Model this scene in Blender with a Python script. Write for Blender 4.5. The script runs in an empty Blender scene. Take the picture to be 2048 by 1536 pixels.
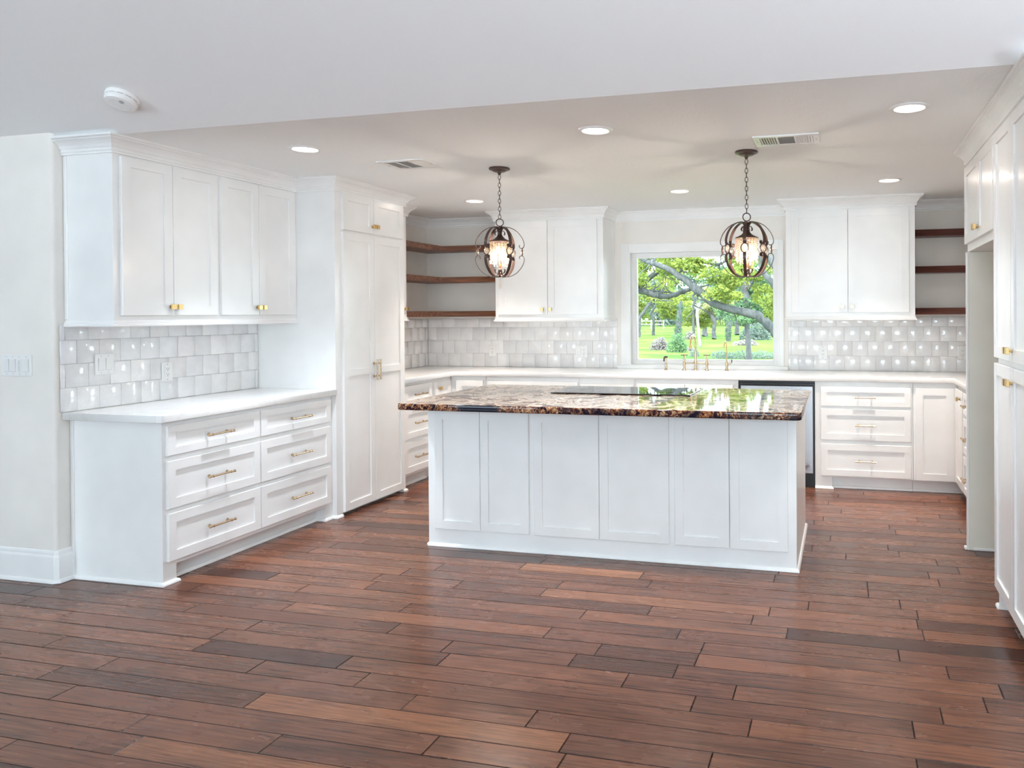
import bpy, bmesh, math, random
from mathutils import Vector, Matrix
random.seed(7)
SC = bpy.context.scene
COL = SC.collection
PI = math.pi

# ------------------------------------------------------------------ camera
CAM_F, CAM_YAW, CAM_PITCH, CAM_ROLL, CAM_H = 1549.3741, .24635, -.00702, -.00627, 1.43287
KX, KY = 1.02316, .76516          # plan units used below -> metres
cam = bpy.data.cameras.new('camera'); camo = bpy.data.objects.new('camera', cam); COL.objects.link(camo)
cam.sensor_fit = 'HORIZONTAL'; cam.sensor_width = 36.0; cam.lens = CAM_F/2048*36
cam.shift_x = (1024-1300)/2048; cam.shift_y = (638.178-768)/2048; cam.clip_start = .05; cam.clip_end = 600
_c, _s = math.cos(CAM_YAW), math.sin(CAM_YAW); _cp, _sp = math.cos(CAM_PITCH), math.sin(CAM_PITCH)
_cr, _sr = math.cos(CAM_ROLL), math.sin(CAM_ROLL)
R0 = Vector((_c,_s,0)); F0 = Vector((-_s,_c,0)); U0 = Vector((0,0,1))
FW = F0*_cp+U0*_sp; U1 = -F0*_sp+U0*_cp
RT = R0*_cr+U1*_sr; UP = -R0*_sr+U1*_cr
camo.matrix_world = Matrix(((RT.x,UP.x,-FW.x,0),(RT.y,UP.y,-FW.y,0),(RT.z,UP.z,-FW.z,CAM_H),(0,0,0,1)))
SC.camera = camo

# ------------------------------------------------------------------ look, world, sun
SC.view_settings.view_transform = 'Standard'; SC.view_settings.look = 'None'
SC.view_settings.gamma = 1; SC.view_settings.use_curve_mapping = False
SC.view_settings.exposure = 0.60
try:
    SC.cycles.use_denoising = True
    SC.cycles.max_bounces = 12; SC.cycles.diffuse_bounces = 8; SC.cycles.glossy_bounces = 4
    SC.cycles.transmission_bounces = 6; SC.cycles.transparent_max_bounces = 24
    SC.cycles.sample_clamp_indirect = 6; SC.cycles.caustics_reflective = False; SC.cycles.caustics_refractive = False
except Exception: pass
W = bpy.data.worlds.new('world'); SC.world = W; W.use_nodes = True
bg = W.node_tree.nodes['Background']; bg.inputs[0].default_value = (.74,.90,1.0,1); bg.inputs[1].default_value = 8.5
def light(name, kind, loc, energy, color=(1,1,1), target=None, **k):
    l = bpy.data.lights.new(name, kind); l.energy = energy; l.color = color
    for a, v in k.items(): setattr(l, a, v)
    o = bpy.data.objects.new(name, l); COL.objects.link(o); o.location = loc
    if target is not None: o.rotation_euler = (Vector(target)-Vector(loc)).to_track_quat('-Z','Y').to_euler()
    return o
light('sun', 'SUN', (0,-10,30), 4.5, (1,.96,.86), (-3,20,0), angle=.01)
# added fill lamps behind the camera, tilted up (bare openings in wall_rear)
light('rear_fill', 'AREA', (-5.85,-4.05,1.55), 10, (.76,.87,1.0), (-4.6,4,15), shape='RECTANGLE', size=2.1, size_y=1.9, spread=1.5)
light('rear_fill', 'AREA', (.55,-4.05,1.55), 14, (.78,.88,1.0), (0.2,4,15), shape='RECTANGLE', size=3.3, size_y=1.9, spread=1.5)
light('side_fill', 'AREA', (3.9,-.6,1.5), 100, (.88,.93,1.0), (-1,3.0,7.5), shape='RECTANGLE', size=2.4, size_y=1.8, spread=1.6)  # added fill lamp from the right, aimed at the vault; wall_side is closed there
pt = light('kitchen_window_daylight', 'AREA', (-1.26,9.48,1.5), 1, (1,1,1), (-1.26,0,1.5), shape='RECTANGLE', size=1.40, size_y=1.1)
pt.data.cycles.is_portal = True

# ------------------------------------------------------------------ materials
def srgb(r,g,b):
    f = lambda v: (v/255/12.92) if v/255 <= .04045 else ((v/255+.055)/1.055)**2.4
    return (f(r),f(g),f(b),1)
class NT:
    def __init__(s, name):
        s.m = bpy.data.materials.new(name); s.m.use_nodes = True; s.t = s.m.node_tree; s.n = s.t.nodes
        s.b = s.n['Principled BSDF']; s.out = s.n['Material Output']
    def add(s, typ, **k):
        n = s.n.new('ShaderNode'+typ)
        for a, v in k.items(): setattr(n, a, v)
        return n
    def link(s, a, b): s.t.links.new(a, b)
    def set(s, **k):
        for a, v in k.items(): s.b.inputs[a.replace('_',' ')].default_value = v
    def coord(s, scale=(1,1,1), out='Object', rot=(0,0,0)):
        tc = s.add('TexCoord'); mp = s.add('Mapping'); mp.inputs['Scale'].default_value = scale; mp.inputs['Rotation'].default_value = rot
        s.link(tc.outputs[out], mp.inputs[0]); return mp.outputs[0]
    def noise(s, vec, scale, detail=4, rough=.55, dist=0):
        n = s.add('TexNoise'); s.link(vec, n.inputs['Vector']); n.inputs['Scale'].default_value = scale
        n.inputs['Detail'].default_value = detail; n.inputs['Roughness'].default_value = rough; n.inputs['Distortion'].default_value = dist
        return n
    def ramp(s, fac, stops):
        r = s.add('ValToRGB'); e = r.color_ramp.elements
        while len(e) > 2: e.remove(e[-1])
        for i, (p, c) in enumerate(stops):
            el = e[i] if i < 2 else e.new(p)
            el.position = p; el.color = c
        s.link(fac, r.inputs[0]); return r
    def mix(s, fac, a, b, mode='MIX'):
        m = s.add('Mix', data_type='RGBA', blend_type=mode)
        for sock, v in ((m.inputs[0],fac),(m.inputs[6],a),(m.inputs[7],b)):
            if hasattr(v,'links'): s.link(v, sock)
            else: sock.default_value = v
        return m.outputs[2]
    def math(s, op, a, b=0.0):
        m = s.add('Math', operation=op)
        for sock, v in ((m.inputs[0],a),(m.inputs[1],b)):
            if hasattr(v,'links'): s.link(v, sock)
            else: sock.default_value = v
        return m.outputs[0]
    def bump(s, h, strength, dist=.001, normal=None):
        b = s.add('Bump'); b.inputs['Strength'].default_value = strength; b.inputs['Distance'].default_value = dist
        s.link(h, b.inputs['Height'])
        if normal is not None: s.link(normal, b.inputs['Normal'])
        s.link(b.outputs[0], s.b.inputs['Normal']); return b.outputs[0]
def plain(name, col, rough=.5, metal=0, bump=None, **k):
    t = NT(name); v = t.coord()
    n = t.noise(v, 3, 2); c2 = tuple(min(1,x*1.04) for x in col[:3])+(1,); c1 = tuple(x*.96 for x in col[:3])+(1,)
    r = t.ramp(n.outputs[0], [(.3,c1),(.7,c2)]); t.link(r.outputs[0], t.b.inputs['Base Color'])
    t.set(Roughness=rough, Metallic=metal, **k)
    if bump: t.bump(t.noise(v, bump[0], 3).outputs[0], bump[1], bump[2])
    return t.m
CAB = plain('white_satin_paint', (.85,.855,.85), .30, Coat_Weight=.15, Coat_Roughness=.15)
TRIM = plain('white_trim_paint', (.86,.865,.86), .35)
DARKWALL = plain('bounce_cutting_taupe', (.26,.24,.23), .8)  # dark tone added to cut light bounced off the unseen living-room walls
WALL = plain('wall_paint', (.83,.80,.755), .75, bump=(140,.35,.0012))
SHELFWALL = WALL
def ceiling_mat(name, col, st):
    t = NT(name); v = t.coord((1,.45,1)); n = t.noise(v, 26, 4, .6)
    r = t.ramp(n.outputs[0], [(.44,(0,0,0,1)),(.60,(1,1,1,1))])
    t.bump(r.outputs[0], st, .0025); t.b.inputs['Base Color'].default_value = col; t.set(Roughness=.85); return t.m
CEIL = ceiling_mat('ceiling_paint', (.92,.945,.955,1), .22)
CEIL2 = ceiling_mat('vaulted_ceiling_paint', (.90,.905,.91,1), .10)
def quartz():
    t = NT('white_quartz'); v = t.coord(); n = t.noise(v, 1.6, 6, .6, 1.2)
    r = t.ramp(n.outputs[0], [(.47,(.85,.85,.84,1)),(.50,(.80,.795,.79,1)),(.53,(.85,.85,.84,1))])
    t.link(r.outputs[0], t.b.inputs['Base Color']); t.set(Roughness=.09); return t.m
QUARTZ = quartz()
def granite():
    t = NT('exotic_granite')
    v = t.coord((1.5,1.15,1.2)); w = t.noise(v, 1.5, 3, .5, 1.5)
    mp = t.mix(.35, v, w.outputs[1], 'ADD')
    n1 = t.noise(mp, 3.4, 5, .6, 1.4)
    top = t.ramp(n1.outputs[0], [(.28,srgb(24,20,26)),(.41,srgb(60,42,38)),(.46,srgb(140,102,80)),(.50,srgb(226,208,188)),(.55,srgb(216,200,182)),(.58,srgb(86,76,78)),(.63,srgb(222,206,188)),(.69,srgb(80,54,44))])
    v2 = t.coord((1,1,1)); w2 = t.noise(v2, 9, 3, .5, 0)
    mp2 = t.mix(.12, v2, w2.outputs[1], 'ADD')
    n2 = t.noise(mp2, 34, 8, .7, 1.4)
    sp = t.ramp(n2.outputs[0], [(.34,srgb(20,18,30)),(.45,srgb(34,28,40)),(.50,srgb(120,66,40)),(.56,srgb(170,120,80)),(.62,srgb(205,196,170)),(.70,srgb(90,60,44))])
    zone = t.noise(v2, 3.2, 3, .6, .6); zr = t.ramp(zone.outputs[0], [(.40,(0,0,0,1)),(.56,(1,1,1,1))])
    dark = t.ramp(n2.outputs[0], [(.3,srgb(16,16,26)),(.66,srgb(34,34,50)),(.72,srgb(170,168,160))])
    side = t.mix(zr.outputs[0], dark.outputs[0], sp.outputs[0])
    # coarser, paler figure on the top face; its grazing reflection put into the colour
    g = t.add('NewGeometry'); sx = t.add('SeparateXYZ'); t.link(g.outputs['True Normal'], sx.inputs[0])
    f = t.math('GREATER_THAN', sx.outputs[2], .75)
    t.link(t.mix(f, side, t.mix(.22, top.outputs[0], sp.outputs[0])), t.b.inputs['Base Color']); t.set(Roughness=.04, IOR=1.30, Specular_IOR_Level=.5); return t.m
GRANITE = granite()
def floor_mat():
    t = NT('hickory_planks'); at = t.add('Attribute', attribute_name='tone')
    sep = t.add('SeparateColor'); t.link(at.outputs[0], sep.inputs[0])
    tc = t.add('TexCoord'); off = t.add('CombineXYZ')
    t.link(t.math('MULTIPLY', sep.outputs[1], 57.0), off.inputs[0]); t.link(t.math('MULTIPLY', sep.outputs[2], 31.0), off.inputs[2])
    va = t.add('VectorMath', operation='ADD'); t.link(tc.outputs['Object'], va.inputs[0]); t.link(off.outputs[0], va.inputs[1])
    def mapped(s):
        m = t.add('Mapping'); m.inputs['Scale'].default_value = s; t.link(va.outputs[0], m.inputs[0]); return m.outputs[0]
    ng = t.noise(mapped((2.2,46,1)), 2.0, 7, .66, .5)
    nb = t.noise(mapped((1.3,4.5,1)), 1.3, 4, .55, 1.0)
    wv = t.add('TexWave', wave_type='BANDS', bands_direction='Y'); t.link(mapped((.55,5.0,1)), wv.inputs[0])
    wv.inputs['Scale'].default_value = 2.6; wv.inputs['Distortion'].default_value = 9; wv.inputs['Detail'].default_value = 3; wv.inputs['Detail Scale'].default_value = 1.1
    base = t.ramp(sep.outputs[0], [(0,srgb(78,47,38)),(.3,srgb(108,68,52)),(.7,srgb(130,84,62)),(1,srgb(164,110,77))])
    g1 = t.ramp(ng.outputs[0], [(.34,(.36,.31,.30,1)),(.46,(.84,.83,.82,1)),(.66,(1.20,1.18,1.14,1))])
    c = t.mix(.85, base.outputs[0], g1.outputs[0], 'MULTIPLY')
    g2 = t.ramp(nb.outputs[0], [(.34,(.50,.50,.54,1)),(.50,(1,1,1,1)),(.70,(1.25,1.17,1.06,1))])
    c = t.mix(.6, c, g2.outputs[0], 'MULTIPLY')
    g3 = t.ramp(wv.outputs[1], [(.06,(.52,.48,.46,1)),(.22,(1,1,1,1))])
    c = t.mix(.45, c, g3.outputs[0], 'MULTIPLY')
    gap = t.ramp(at.outputs['Alpha'], [(0,(.20,.16,.15,1)),(1,(1,1,1,1))])
    c = t.mix(1, c, gap.outputs[0], 'MULTIPLY')
    t.link(c, t.b.inputs['Base Color'])
    rr = t.add('MapRange'); t.link(nb.outputs[0], rr.inputs[0]); rr.inputs[3].default_value = .17; rr.inputs[4].default_value = .36
    t.link(rr.outputs[0], t.b.inputs['Roughness']); t.set(Specular_IOR_Level=.45)
    h = t.mix(.5, ng.outputs[0], nb.outputs[0]); t.bump(h, .12, .0010)
    return t.m
FLOOR = floor_mat()
def tile_mat():
    t = NT('glazed_handmade_tile'); at = t.add('Attribute', attribute_name='tone'); v = t.coord()
    n = t.noise(v, 9, 4); r = t.ramp(n.outputs[0], [(.35,(.93,.93,.94,1)),(.65,(1.03,1.03,1.03,1))])
    t.link(t.mix(1, at.outputs[0], r.outputs[0], 'MULTIPLY'), t.b.inputs['Base Color'])
    t.set(Roughness=.09, Coat_Weight=.4, Coat_Roughness=.05)
    b1 = t.noise(v, 14, 2, .5, .3); b2 = t.noise(v, 46, 2, .5, .5)
    h = t.mix(.25, b1.outputs[0], b2.outputs[0]); t.bump(h, .5, .0062); return t.m
TILE = tile_mat()
GROUT = plain('pale_grout', (.66,.65,.64), .9)
def wood(name, c1, c2, c3, axis=0, rough=.4):
    t = NT(name); sc = [26,26,26]; sc[axis] = 1.6
    v = t.coord(tuple(sc)); n = t.noise(v, 1.4, 7, .62, .7)
    sc2 = [5,5,5]; sc2[axis] = .7
    wv = t.add('TexWave', wave_type='BANDS', bands_direction='Z'); t.link(t.coord(tuple(sc2)), wv.inputs[0]); wv.inputs['Scale'].default_value = 4; wv.inputs['Distortion'].default_value = 10; wv.inputs['Detail'].default_value = 3
    r = t.ramp(n.outputs[0], [(.32,c1),(.5,c2),(.68,c3)]); w = t.ramp(wv.outputs[1], [(.1,(.5,.46,.44,1)),(.4,(1,1,1,1))])
    t.link(t.mix(.6, r.outputs[0], w.outputs[0], 'MULTIPLY'), t.b.inputs['Base Color']); t.set(Roughness=rough)
    t.bump(n.outputs[0], .2, .0006); return t.m
SHELFWOOD = wood('walnut_stained_oak', srgb(70,40,28), srgb(112,68,46), srgb(146,94,62))
SHELFWOOD2 = wood('reddish_stained_oak', srgb(62,34,30), srgb(92,52,44), srgb(118,70,54))
BRASS = plain('satin_brass', (.62,.43,.20), .28, 1)
CHAMP = plain('champagne_bronze', (.60,.47,.32), .26, 1)
BRONZE = plain('oil_rubbed_bronze', (.085,.050,.040), .38, .55)
STEEL = plain('brushed_stainless', (.50,.53,.58), .24, .9)
BLACK = plain('black_plastic', (.012,.012,.016), .35)
BLACKGL = plain('black_ceramic_glass', (.006,.006,.008), .02)
WHITEPL = plain('white_plastic', (.82,.82,.81), .32)
SLOT = plain('dark_slot', (.03,.03,.03), .7)
PORC = plain('white_porcelain', (.82,.83,.84), .12)
GREYM = plain('grey_metal', (.45,.45,.48), .45, .3)
def emis(name, col, st):
    t = NT(name); t.set(Base_Color=(1,1,1,1), Roughness=.6); t.b.inputs['Emission Color'].default_value = col; t.b.inputs['Emission Strength'].default_value = st; return t.m
CANW = emis('warm_lens', (1,.86,.72,1), 9.0)
CANC = emis('cool_lens', (.95,.96,1,1), 9.0)
FLAME = emis('bulb_glow', (1,.58,.26,1), 14)
def crystal():
    t = NT('cut_crystal'); gl = t.add('BsdfGlossy'); gl.inputs['Roughness'].default_value = .08; gl.inputs[0].default_value = (1,.93,.86,1)
    tr = t.add('BsdfTransparent'); tr.inputs[0].default_value = (.93,.88,.82,1); df = t.add('BsdfTranslucent'); df.inputs[0].default_value = (1,.86,.74,1)
    lw = t.add('LayerWeight'); lw.inputs[0].default_value = .35
    m1 = t.add('MixShader'); t.link(t.math('ADD', t.math('MULTIPLY', lw.outputs[1], .7), .10), m1.inputs[0]); t.link(tr.outputs[0], m1.inputs[1]); t.link(gl.outputs[0], m1.inputs[2])
    m2 = t.add('MixShader'); m2.inputs[0].default_value = .035; t.link(m1.outputs[0], m2.inputs[1]); t.link(df.outputs[0], m2.inputs[2]); t.link(m2.outputs[0], t.out.inputs[0]); return t.m
CRYSTAL = crystal()
def glass():
    t = NT('window_glass'); fr = t.add('Fresnel'); fr.inputs[0].default_value = 1.45
    gl = t.add('BsdfGlossy'); gl.inputs['Roughness'].default_value = .0; tr = t.add('BsdfTransparent'); tr.inputs[0].default_value = (.96,.985,.98,1)
    mx = t.add('MixShader'); t.link(fr.outputs[0], mx.inputs[0]); t.link(tr.outputs[0], mx.inputs[1]); t.link(gl.outputs[0], mx.inputs[2])
    t.link(mx.outputs[0], t.out.inputs[0]); return t.m
GLASS = glass()
def leafm(name, c1, c2):
    t = NT(name); at = t.add('Attribute', attribute_name='tone'); r = t.ramp(at.outputs['Fac'], [(0,c1),(1,c2)])
    t.link(r.outputs[0], t.b.inputs['Base Color']); t.set(Roughness=.8, Specular_IOR_Level=.1)
    tl = t.add('BsdfTranslucent'); t.link(r.outputs[0], tl.inputs[0]); mx = t.add('MixShader'); mx.inputs[0].default_value = .45
    t.link(t.b.outputs[0], mx.inputs[1]); t.link(tl.outputs[0], mx.inputs[2]); t.link(mx.outputs[0], t.out.inputs[0]); return t.m
LEAF = leafm('oak_leaves', (.09,.14,.035,1), (.30,.33,.07,1))
LEAFD = leafm('dark_green_leaves', (.05,.10,.06,1), (.15,.24,.11,1))  # darker, greener leaf colour for vines, bush and some trees
LEAFY = leafm('yellow_spring_leaves', (.20,.24,.09,1), (.40,.34,.18,1))
LEAFG = leafm('grey_green_brush', (.10,.13,.11,1), (.19,.23,.20,1))
TWIG = leafm('dry_brush', (.14,.12,.12,1), (.30,.26,.24,1))
def barkm(name, c1, c2):
    t = NT(name); v = t.coord((6,6,2)); n = t.noise(v, 2, 6, .7); r = t.ramp(n.outputs[0], [(.35,c1),(.65,c2)])
    t.link(r.outputs[0], t.b.inputs['Base Color']); t.set(Roughness=.9); t.bump(n.outputs[0], .6, .03); return t.m
BARK = barkm('oak_bark', (.03,.03,.032,1), (.085,.085,.085,1))
BARKP = barkm('pale_dead_bark', (.15,.15,.15,1), (.28,.27,.26,1))
def grassm():
    t = NT('spring_grass'); v = t.coord(); n = t.noise(v, .22, 5, .6, .5); n2 = t.noise(v, 6, 4, .7)
    r = t.ramp(n.outputs[0], [(.36,(.050,.085,.030,1)),(.52,(.085,.125,.034,1)),(.66,(.120,.140,.045,1))])
    r2 = t.ramp(n2.outputs[0], [(.3,(.75,.78,.7,1)),(.6,(1.1,1.08,1.0,1))])
    t.link(t.mix(.7, r.outputs[0], r2.outputs[0], 'MULTIPLY'), t.b.inputs['Base Color']); t.set(Roughness=.9, Specular_IOR_Level=0); return t.m
GRASS = grassm()

# ------------------------------------------------------------------ mesh helpers
LX = LY = 1.0
def S(path): return [(x*LX,y*LY) for x,y in path]
WORLD = set()
class MB:
    def __init__(s): s.bm = bmesh.new(); s.tone = None
    def box(s, x0,x1,y0,y1,z0,z1, b=0.0, seg=1):
        x0,x1 = min(x0,x1),max(x0,x1); y0,y1 = min(y0,y1),max(y0,y1); z0,z1 = min(z0,z1),max(z0,z1)
        r = bmesh.ops.create_cube(s.bm, size=1.0)
        for v in r['verts']: v.co = Vector(((x0+x1)/2+v.co.x*(x1-x0), (y0+y1)/2+v.co.y*(y1-y0), (z0+z1)/2+v.co.z*(z1-z0)))
        if b > 0:
            es = list({e for v in r['verts'] for e in v.link_edges})
            bmesh.ops.bevel(s.bm, geom=es, offset=b, segments=seg, affect='EDGES', profile=.5)
        return s
    def lbox(s, x0,x1,y0,y1,z0,z1, b=0.0, seg=1): return s.box(x0*LX,x1*LX,y0*LY,y1*LY,z0,z1,b,seg)
    def quad(s, *p):
        return s.bm.faces.new([s.bm.verts.new(q) for q in p])
    def loops(s, ls, close=True, cap0=True, cap1=True):
        rows = [[s.bm.verts.new(p) for p in l] for l in ls]; n = len(rows[0])
        for a, b in zip(rows, rows[1:]):
            for i in range(n if close else n-1):
                j = (i+1) % n; s.bm.faces.new((a[i],a[j],b[j],b[i]))
        if close and cap0: s.bm.faces.new(rows[0])
        if close and cap1: s.bm.faces.new(list(reversed(rows[-1])))
        return rows
    def prism(s, pts, z0, z1, b=0.0):
        rows = s.loops([[(x,y,z0) for x,y in pts],[(x,y,z1) for x,y in pts]])
        return s
    def lathe(s, prof, c=(0,0,0), seg=20, axis='z', cap=True):
        ls = []
        for r, h in prof:
            l = []
            for i in range(seg):
                a = 2*PI*i/seg; u, v = max(r,1e-5)*math.cos(a), max(r,1e-5)*math.sin(a)
                p = (u,v,h) if axis=='z' else ((u,-h,v) if axis=='-y' else (h,u,v))
                l.append((c[0]+p[0], c[1]+p[1], c[2]+p[2]))
            ls.append(l)
        s.loops(ls, True, cap, cap); return s
    def tube(s, pts, r, seg=8, cap=True):
        pts = [Vector(p) for p in pts]; rs = r if isinstance(r,(list,tuple)) else [r]*len(pts)
        t0 = (pts[1]-pts[0]).normalized(); up = Vector((0,0,1)) if abs(t0.z) < .9 else Vector((1,0,0))
        n = t0.cross(up).normalized(); ls = []
        for i, p in enumerate(pts):
            t = (pts[min(i+1,len(pts)-1)]-pts[max(i-1,0)]).normalized()
            n = (n - t*n.dot(t)).normalized(); b = t.cross(n)
            ls.append([p+(n*math.cos(2*PI*k/seg)+b*math.sin(2*PI*k/seg))*rs[i] for k in range(seg)])
        s.loops(ls, True, cap, cap); return s
    def band(s, path, w, th, ang, c=(0,0,0)):
        """flat strip following (r,z) in the vertical plane at angle ang, its width tangential"""
        d = Vector((math.cos(ang),math.sin(ang),0)); tg = Vector((-math.sin(ang),math.cos(ang),0)); c = Vector(c); ls = []
        P = [Vector((r,z,0)) for r,z in path]
        for i, p in enumerate(P):
            t = (P[min(i+1,len(P)-1)]-P[max(i-1,0)]).normalized(); nn = Vector((-t.y,t.x,0))
            ww = w[i] if isinstance(w,(list,tuple)) else w
            f = lambda q: c+d*q.x+Vector((0,0,q.y))
            a = f(p+nn*th/2); b = f(p-nn*th/2)
            ls.append([a+tg*ww/2, a-tg*ww/2, b-tg*ww/2, b+tg*ww/2])
        s.loops(ls); return s
    def ball(s, c, r, sub=1, sz=1.0):
        q = bmesh.ops.create_icosphere(s.bm, subdivisions=sub, radius=r)
        for v in q['verts']: v.co = Vector((v.co.x,v.co.y,v.co.z*sz))+Vector(c)
        return s
    def ring(s, c, R, r, axis=Vector((0,1,0)), u=None, seg=16, sg=6, sx=1.0, sy=1.0):
        axis = Vector(axis).normalized(); u = Vector(u) if u is not None else (axis.orthogonal()); u.normalize(); v = axis.cross(u)
        c = Vector(c); rows = []
        for i in range(seg):
            a = 2*PI*i/seg; d = u*math.cos(a)*sx+v*math.sin(a)*sy; o = c+d*R; dn = d.normalized()
            rows.append([s.bm.verts.new(o+(dn*math.cos(2*PI*k/sg)+axis*math.sin(2*PI*k/sg))*r) for k in range(sg)])
        for i in range(seg):
            A, B = rows[i], rows[(i+1)%seg]
            for k in range(sg): s.bm.faces.new((A[k],A[(k+1)%sg],B[(k+1)%sg],B[k]))
        return s
    def sweep(s, prof, path, closed=False):
        """profile (outward, z) swept along XY path; outward is to the right of travel"""
        P = [Vector((x,y)) for x,y in path]; n = len(P); ls = []
        for i in range(n):
            d0 = (P[i]-P[i-1]).normalized() if i > 0 else None; d1 = (P[i+1]-P[i]).normalized() if i < n-1 else None
            if closed: d0 = (P[i]-P[i-1]).normalized(); d1 = (P[(i+1)%n]-P[i]).normalized()
            o0 = Vector((d0.y,-d0.x)) if d0 is not None else None; o1 = Vector((d1.y,-d1.x)) if d1 is not None else None
            if o0 is None: m = o1
            elif o1 is None: m = o0
            else: m = (o0+o1)/(1+o0.dot(o1))
            ls.append([(P[i].x+m.x*o, P[i].y+m.y*o, z) for o, z in prof])
        if closed:
            ls.append(ls[0]); s.loops(ls, True, False, False)
        else: s.loops(ls)
        return s
    def done(s, name, mat, parent=None, smooth=False, ang=40, label=None, weld=False):
        bm = s.bm
        if weld: bmesh.ops.remove_doubles(bm, verts=bm.verts, dist=1e-5)
        bmesh.ops.recalc_face_normals(bm, faces=bm.faces)
        me = bpy.data.meshes.new(name); bm.to_mesh(me); bm.free()
        for m in (mat if isinstance(mat,(list,tuple)) else [mat]): me.materials.append(m)
        if smooth:
            for p in me.polygons: p.use_smooth = True
            try: me.set_sharp_from_angle(angle=math.radians(ang))
            except Exception: pass
        o = bpy.data.objects.new(name, me); COL.objects.link(o)
        if parent is not None: o.parent = parent
        if label: o['label'] = label
        return o
def tag(o, label=None, cat=None, group=None, kind=None):
    if label: o['label'] = label
    if cat: o['category'] = cat
    if group: o['group'] = group
    if kind: o['kind'] = kind
    return o
def thing(name, label, cat, loc=(0,0,0), rot=0.0, group=None, world=False):
    global LX, LY
    LX, LY = (KX,KY) if abs(rot) < .01 else (KY,KX)
    o = bpy.data.objects.new(name, None); COL.objects.link(o); o.location = loc; o.rotation_euler = (0,0,rot)
    o.empty_display_size = .1
    if world: WORLD.add(o.name)
    return tag(o, label, cat, group)
def struct(o): o['kind'] = 'structure'; return o
def copy_tree(o, parent=None):
    c = o.copy(); COL.objects.link(c); c.parent = parent
    for ch in [x for x in bpy.data.objects if x.parent == o]: copy_tree(ch, c)
    return c
def slab(name, outer, z0, z1, mat, holes=(), bev=.003, parent=None):
    cu = bpy.data.curves.new(name, 'CURVE'); cu.dimensions = '2D'; cu.fill_mode = 'BOTH'
    cu.extrude = (z1-z0)/2-bev; cu.bevel_depth = bev; cu.bevel_resolution = 2; cu.offset = -bev
    for poly in [outer]+list(holes):
        sp = cu.splines.new('POLY'); sp.points.add(len(poly)-1); sp.use_cyclic_u = True
        for i, (x,y) in enumerate(poly): sp.points[i].co = (x,y,0,1)
    tmp = bpy.data.objects.new('tmp', cu); COL.objects.link(tmp)
    dg = bpy.context.evaluated_depsgraph_get(); dg.update()
    me = bpy.data.meshes.new_from_object(tmp.evaluated_get(dg)); bpy.data.objects.remove(tmp)
    me.transform(Matrix.Translation((0,0,(z0+z1)/2))); me.materials.clear(); me.materials.append(mat)
    o = bpy.data.objects.new(name, me); COL.objects.link(o); o.parent = parent; return o
def rounded(x0,x1,y0,y1,r,n=8, corners=(1,1,1,1)):
    out = []
    for (cx,cy,a0), k in zip(((x0,y0,PI),(x1,y0,1.5*PI),(x1,y1,0),(x0,y1,.5*PI)), corners):
        sx = 1 if cx==x0 else -1; sy = 1 if cy==y0 else -1
        if not k: out.append((cx,cy)); continue
        for i in range(n+1):
            a = a0+PI/2*i/n; out.append((cx+sx*r+r*math.cos(a), cy+sy*r+r*math.sin(a)))
    return out
def smoothpath(p, n=6):
    out = []
    for i in range(len(p)-1):
        a = p[max(i-1,0)]; b = p[i]; c = p[i+1]; d = p[min(i+2,len(p)-1)]
        for k in range(n):
            t = k/n; out.append(tuple(.5*((2*b[j])+(c[j]-a[j])*t+(2*a[j]-5*b[j]+4*c[j]-d[j])*t*t+(-a[j]+3*b[j]-3*c[j]+d[j])*t**3) for j in range(len(b))))
    out.append(tuple(p[-1])); return out

# ------------------------------------------------------------------ room dimensions
ZC = 2.4045; XL = -4.036; XR = 1.45; YB = 9.30; YS = 4.26; YF = 4.33; ZT = .914; ZS = .306

# floor: one mesh of separately laid planks
def build_floor():
    bm = bmesh.new(); lay = bm.loops.layers.float_color.new('tone'); w = .1545; x_lo, x_hi = -7.0, 4.0
    y = -4.0 + (3.564+4.0) % w - w; rnd = random.Random(11)
    while y < YB-.001:
        y0, y1 = max(y,-4.0), min(y+w, YB); y += w
        if y1-y0 < .01: continue
        x = x_lo - rnd.uniform(0,1.2)
        while x < x_hi:
            L = rnd.choice((.45,.6,.75,.9,1.1,1.25,1.4))*rnd.uniform(.9,1.1); a, b = max(x,x_lo), min(x+L,x_hi); x += L
            if b-a < .02: continue
            tone = min(1,max(0,rnd.gauss(.43,.19))); t = (tone, rnd.random(), rnd.random()); c = .0030; d = .0030; tz = rnd.uniform(-.0004,.0004)
            o = [(a,y0),(b,y0),(b,y1),(a,y1)]; i = [(a+c,y0+c),(b-c,y0+c),(b-c,y1-c),(a+c,y1-c)]
            V = [bm.verts.new((p[0],p[1],-d)) for p in o]; U = [bm.verts.new((p[0],p[1],tz)) for p in i]
            f = bm.faces.new(U)
            for l in f.loops: l[lay] = (*t,1)
            for k in range(4):
                f = bm.faces.new((V[k],V[(k+1)%4],U[(k+1)%4],U[k]))
                for l in f.loops: l[lay] = (*t,0)
    me = bpy.data.meshes.new('floor'); bm.to_mesh(me); bm.free(); me.materials.append(FLOOR)
    o = bpy.data.objects.new('floor', me); COL.objects.link(o); return struct(o)
build_floor()
m = MB(); m.box(-7,4,-4.1,YB+.15,-.35,-.01); struct(m.done('floor', plain('subfloor', (.25,.2,.16), .9)))

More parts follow.
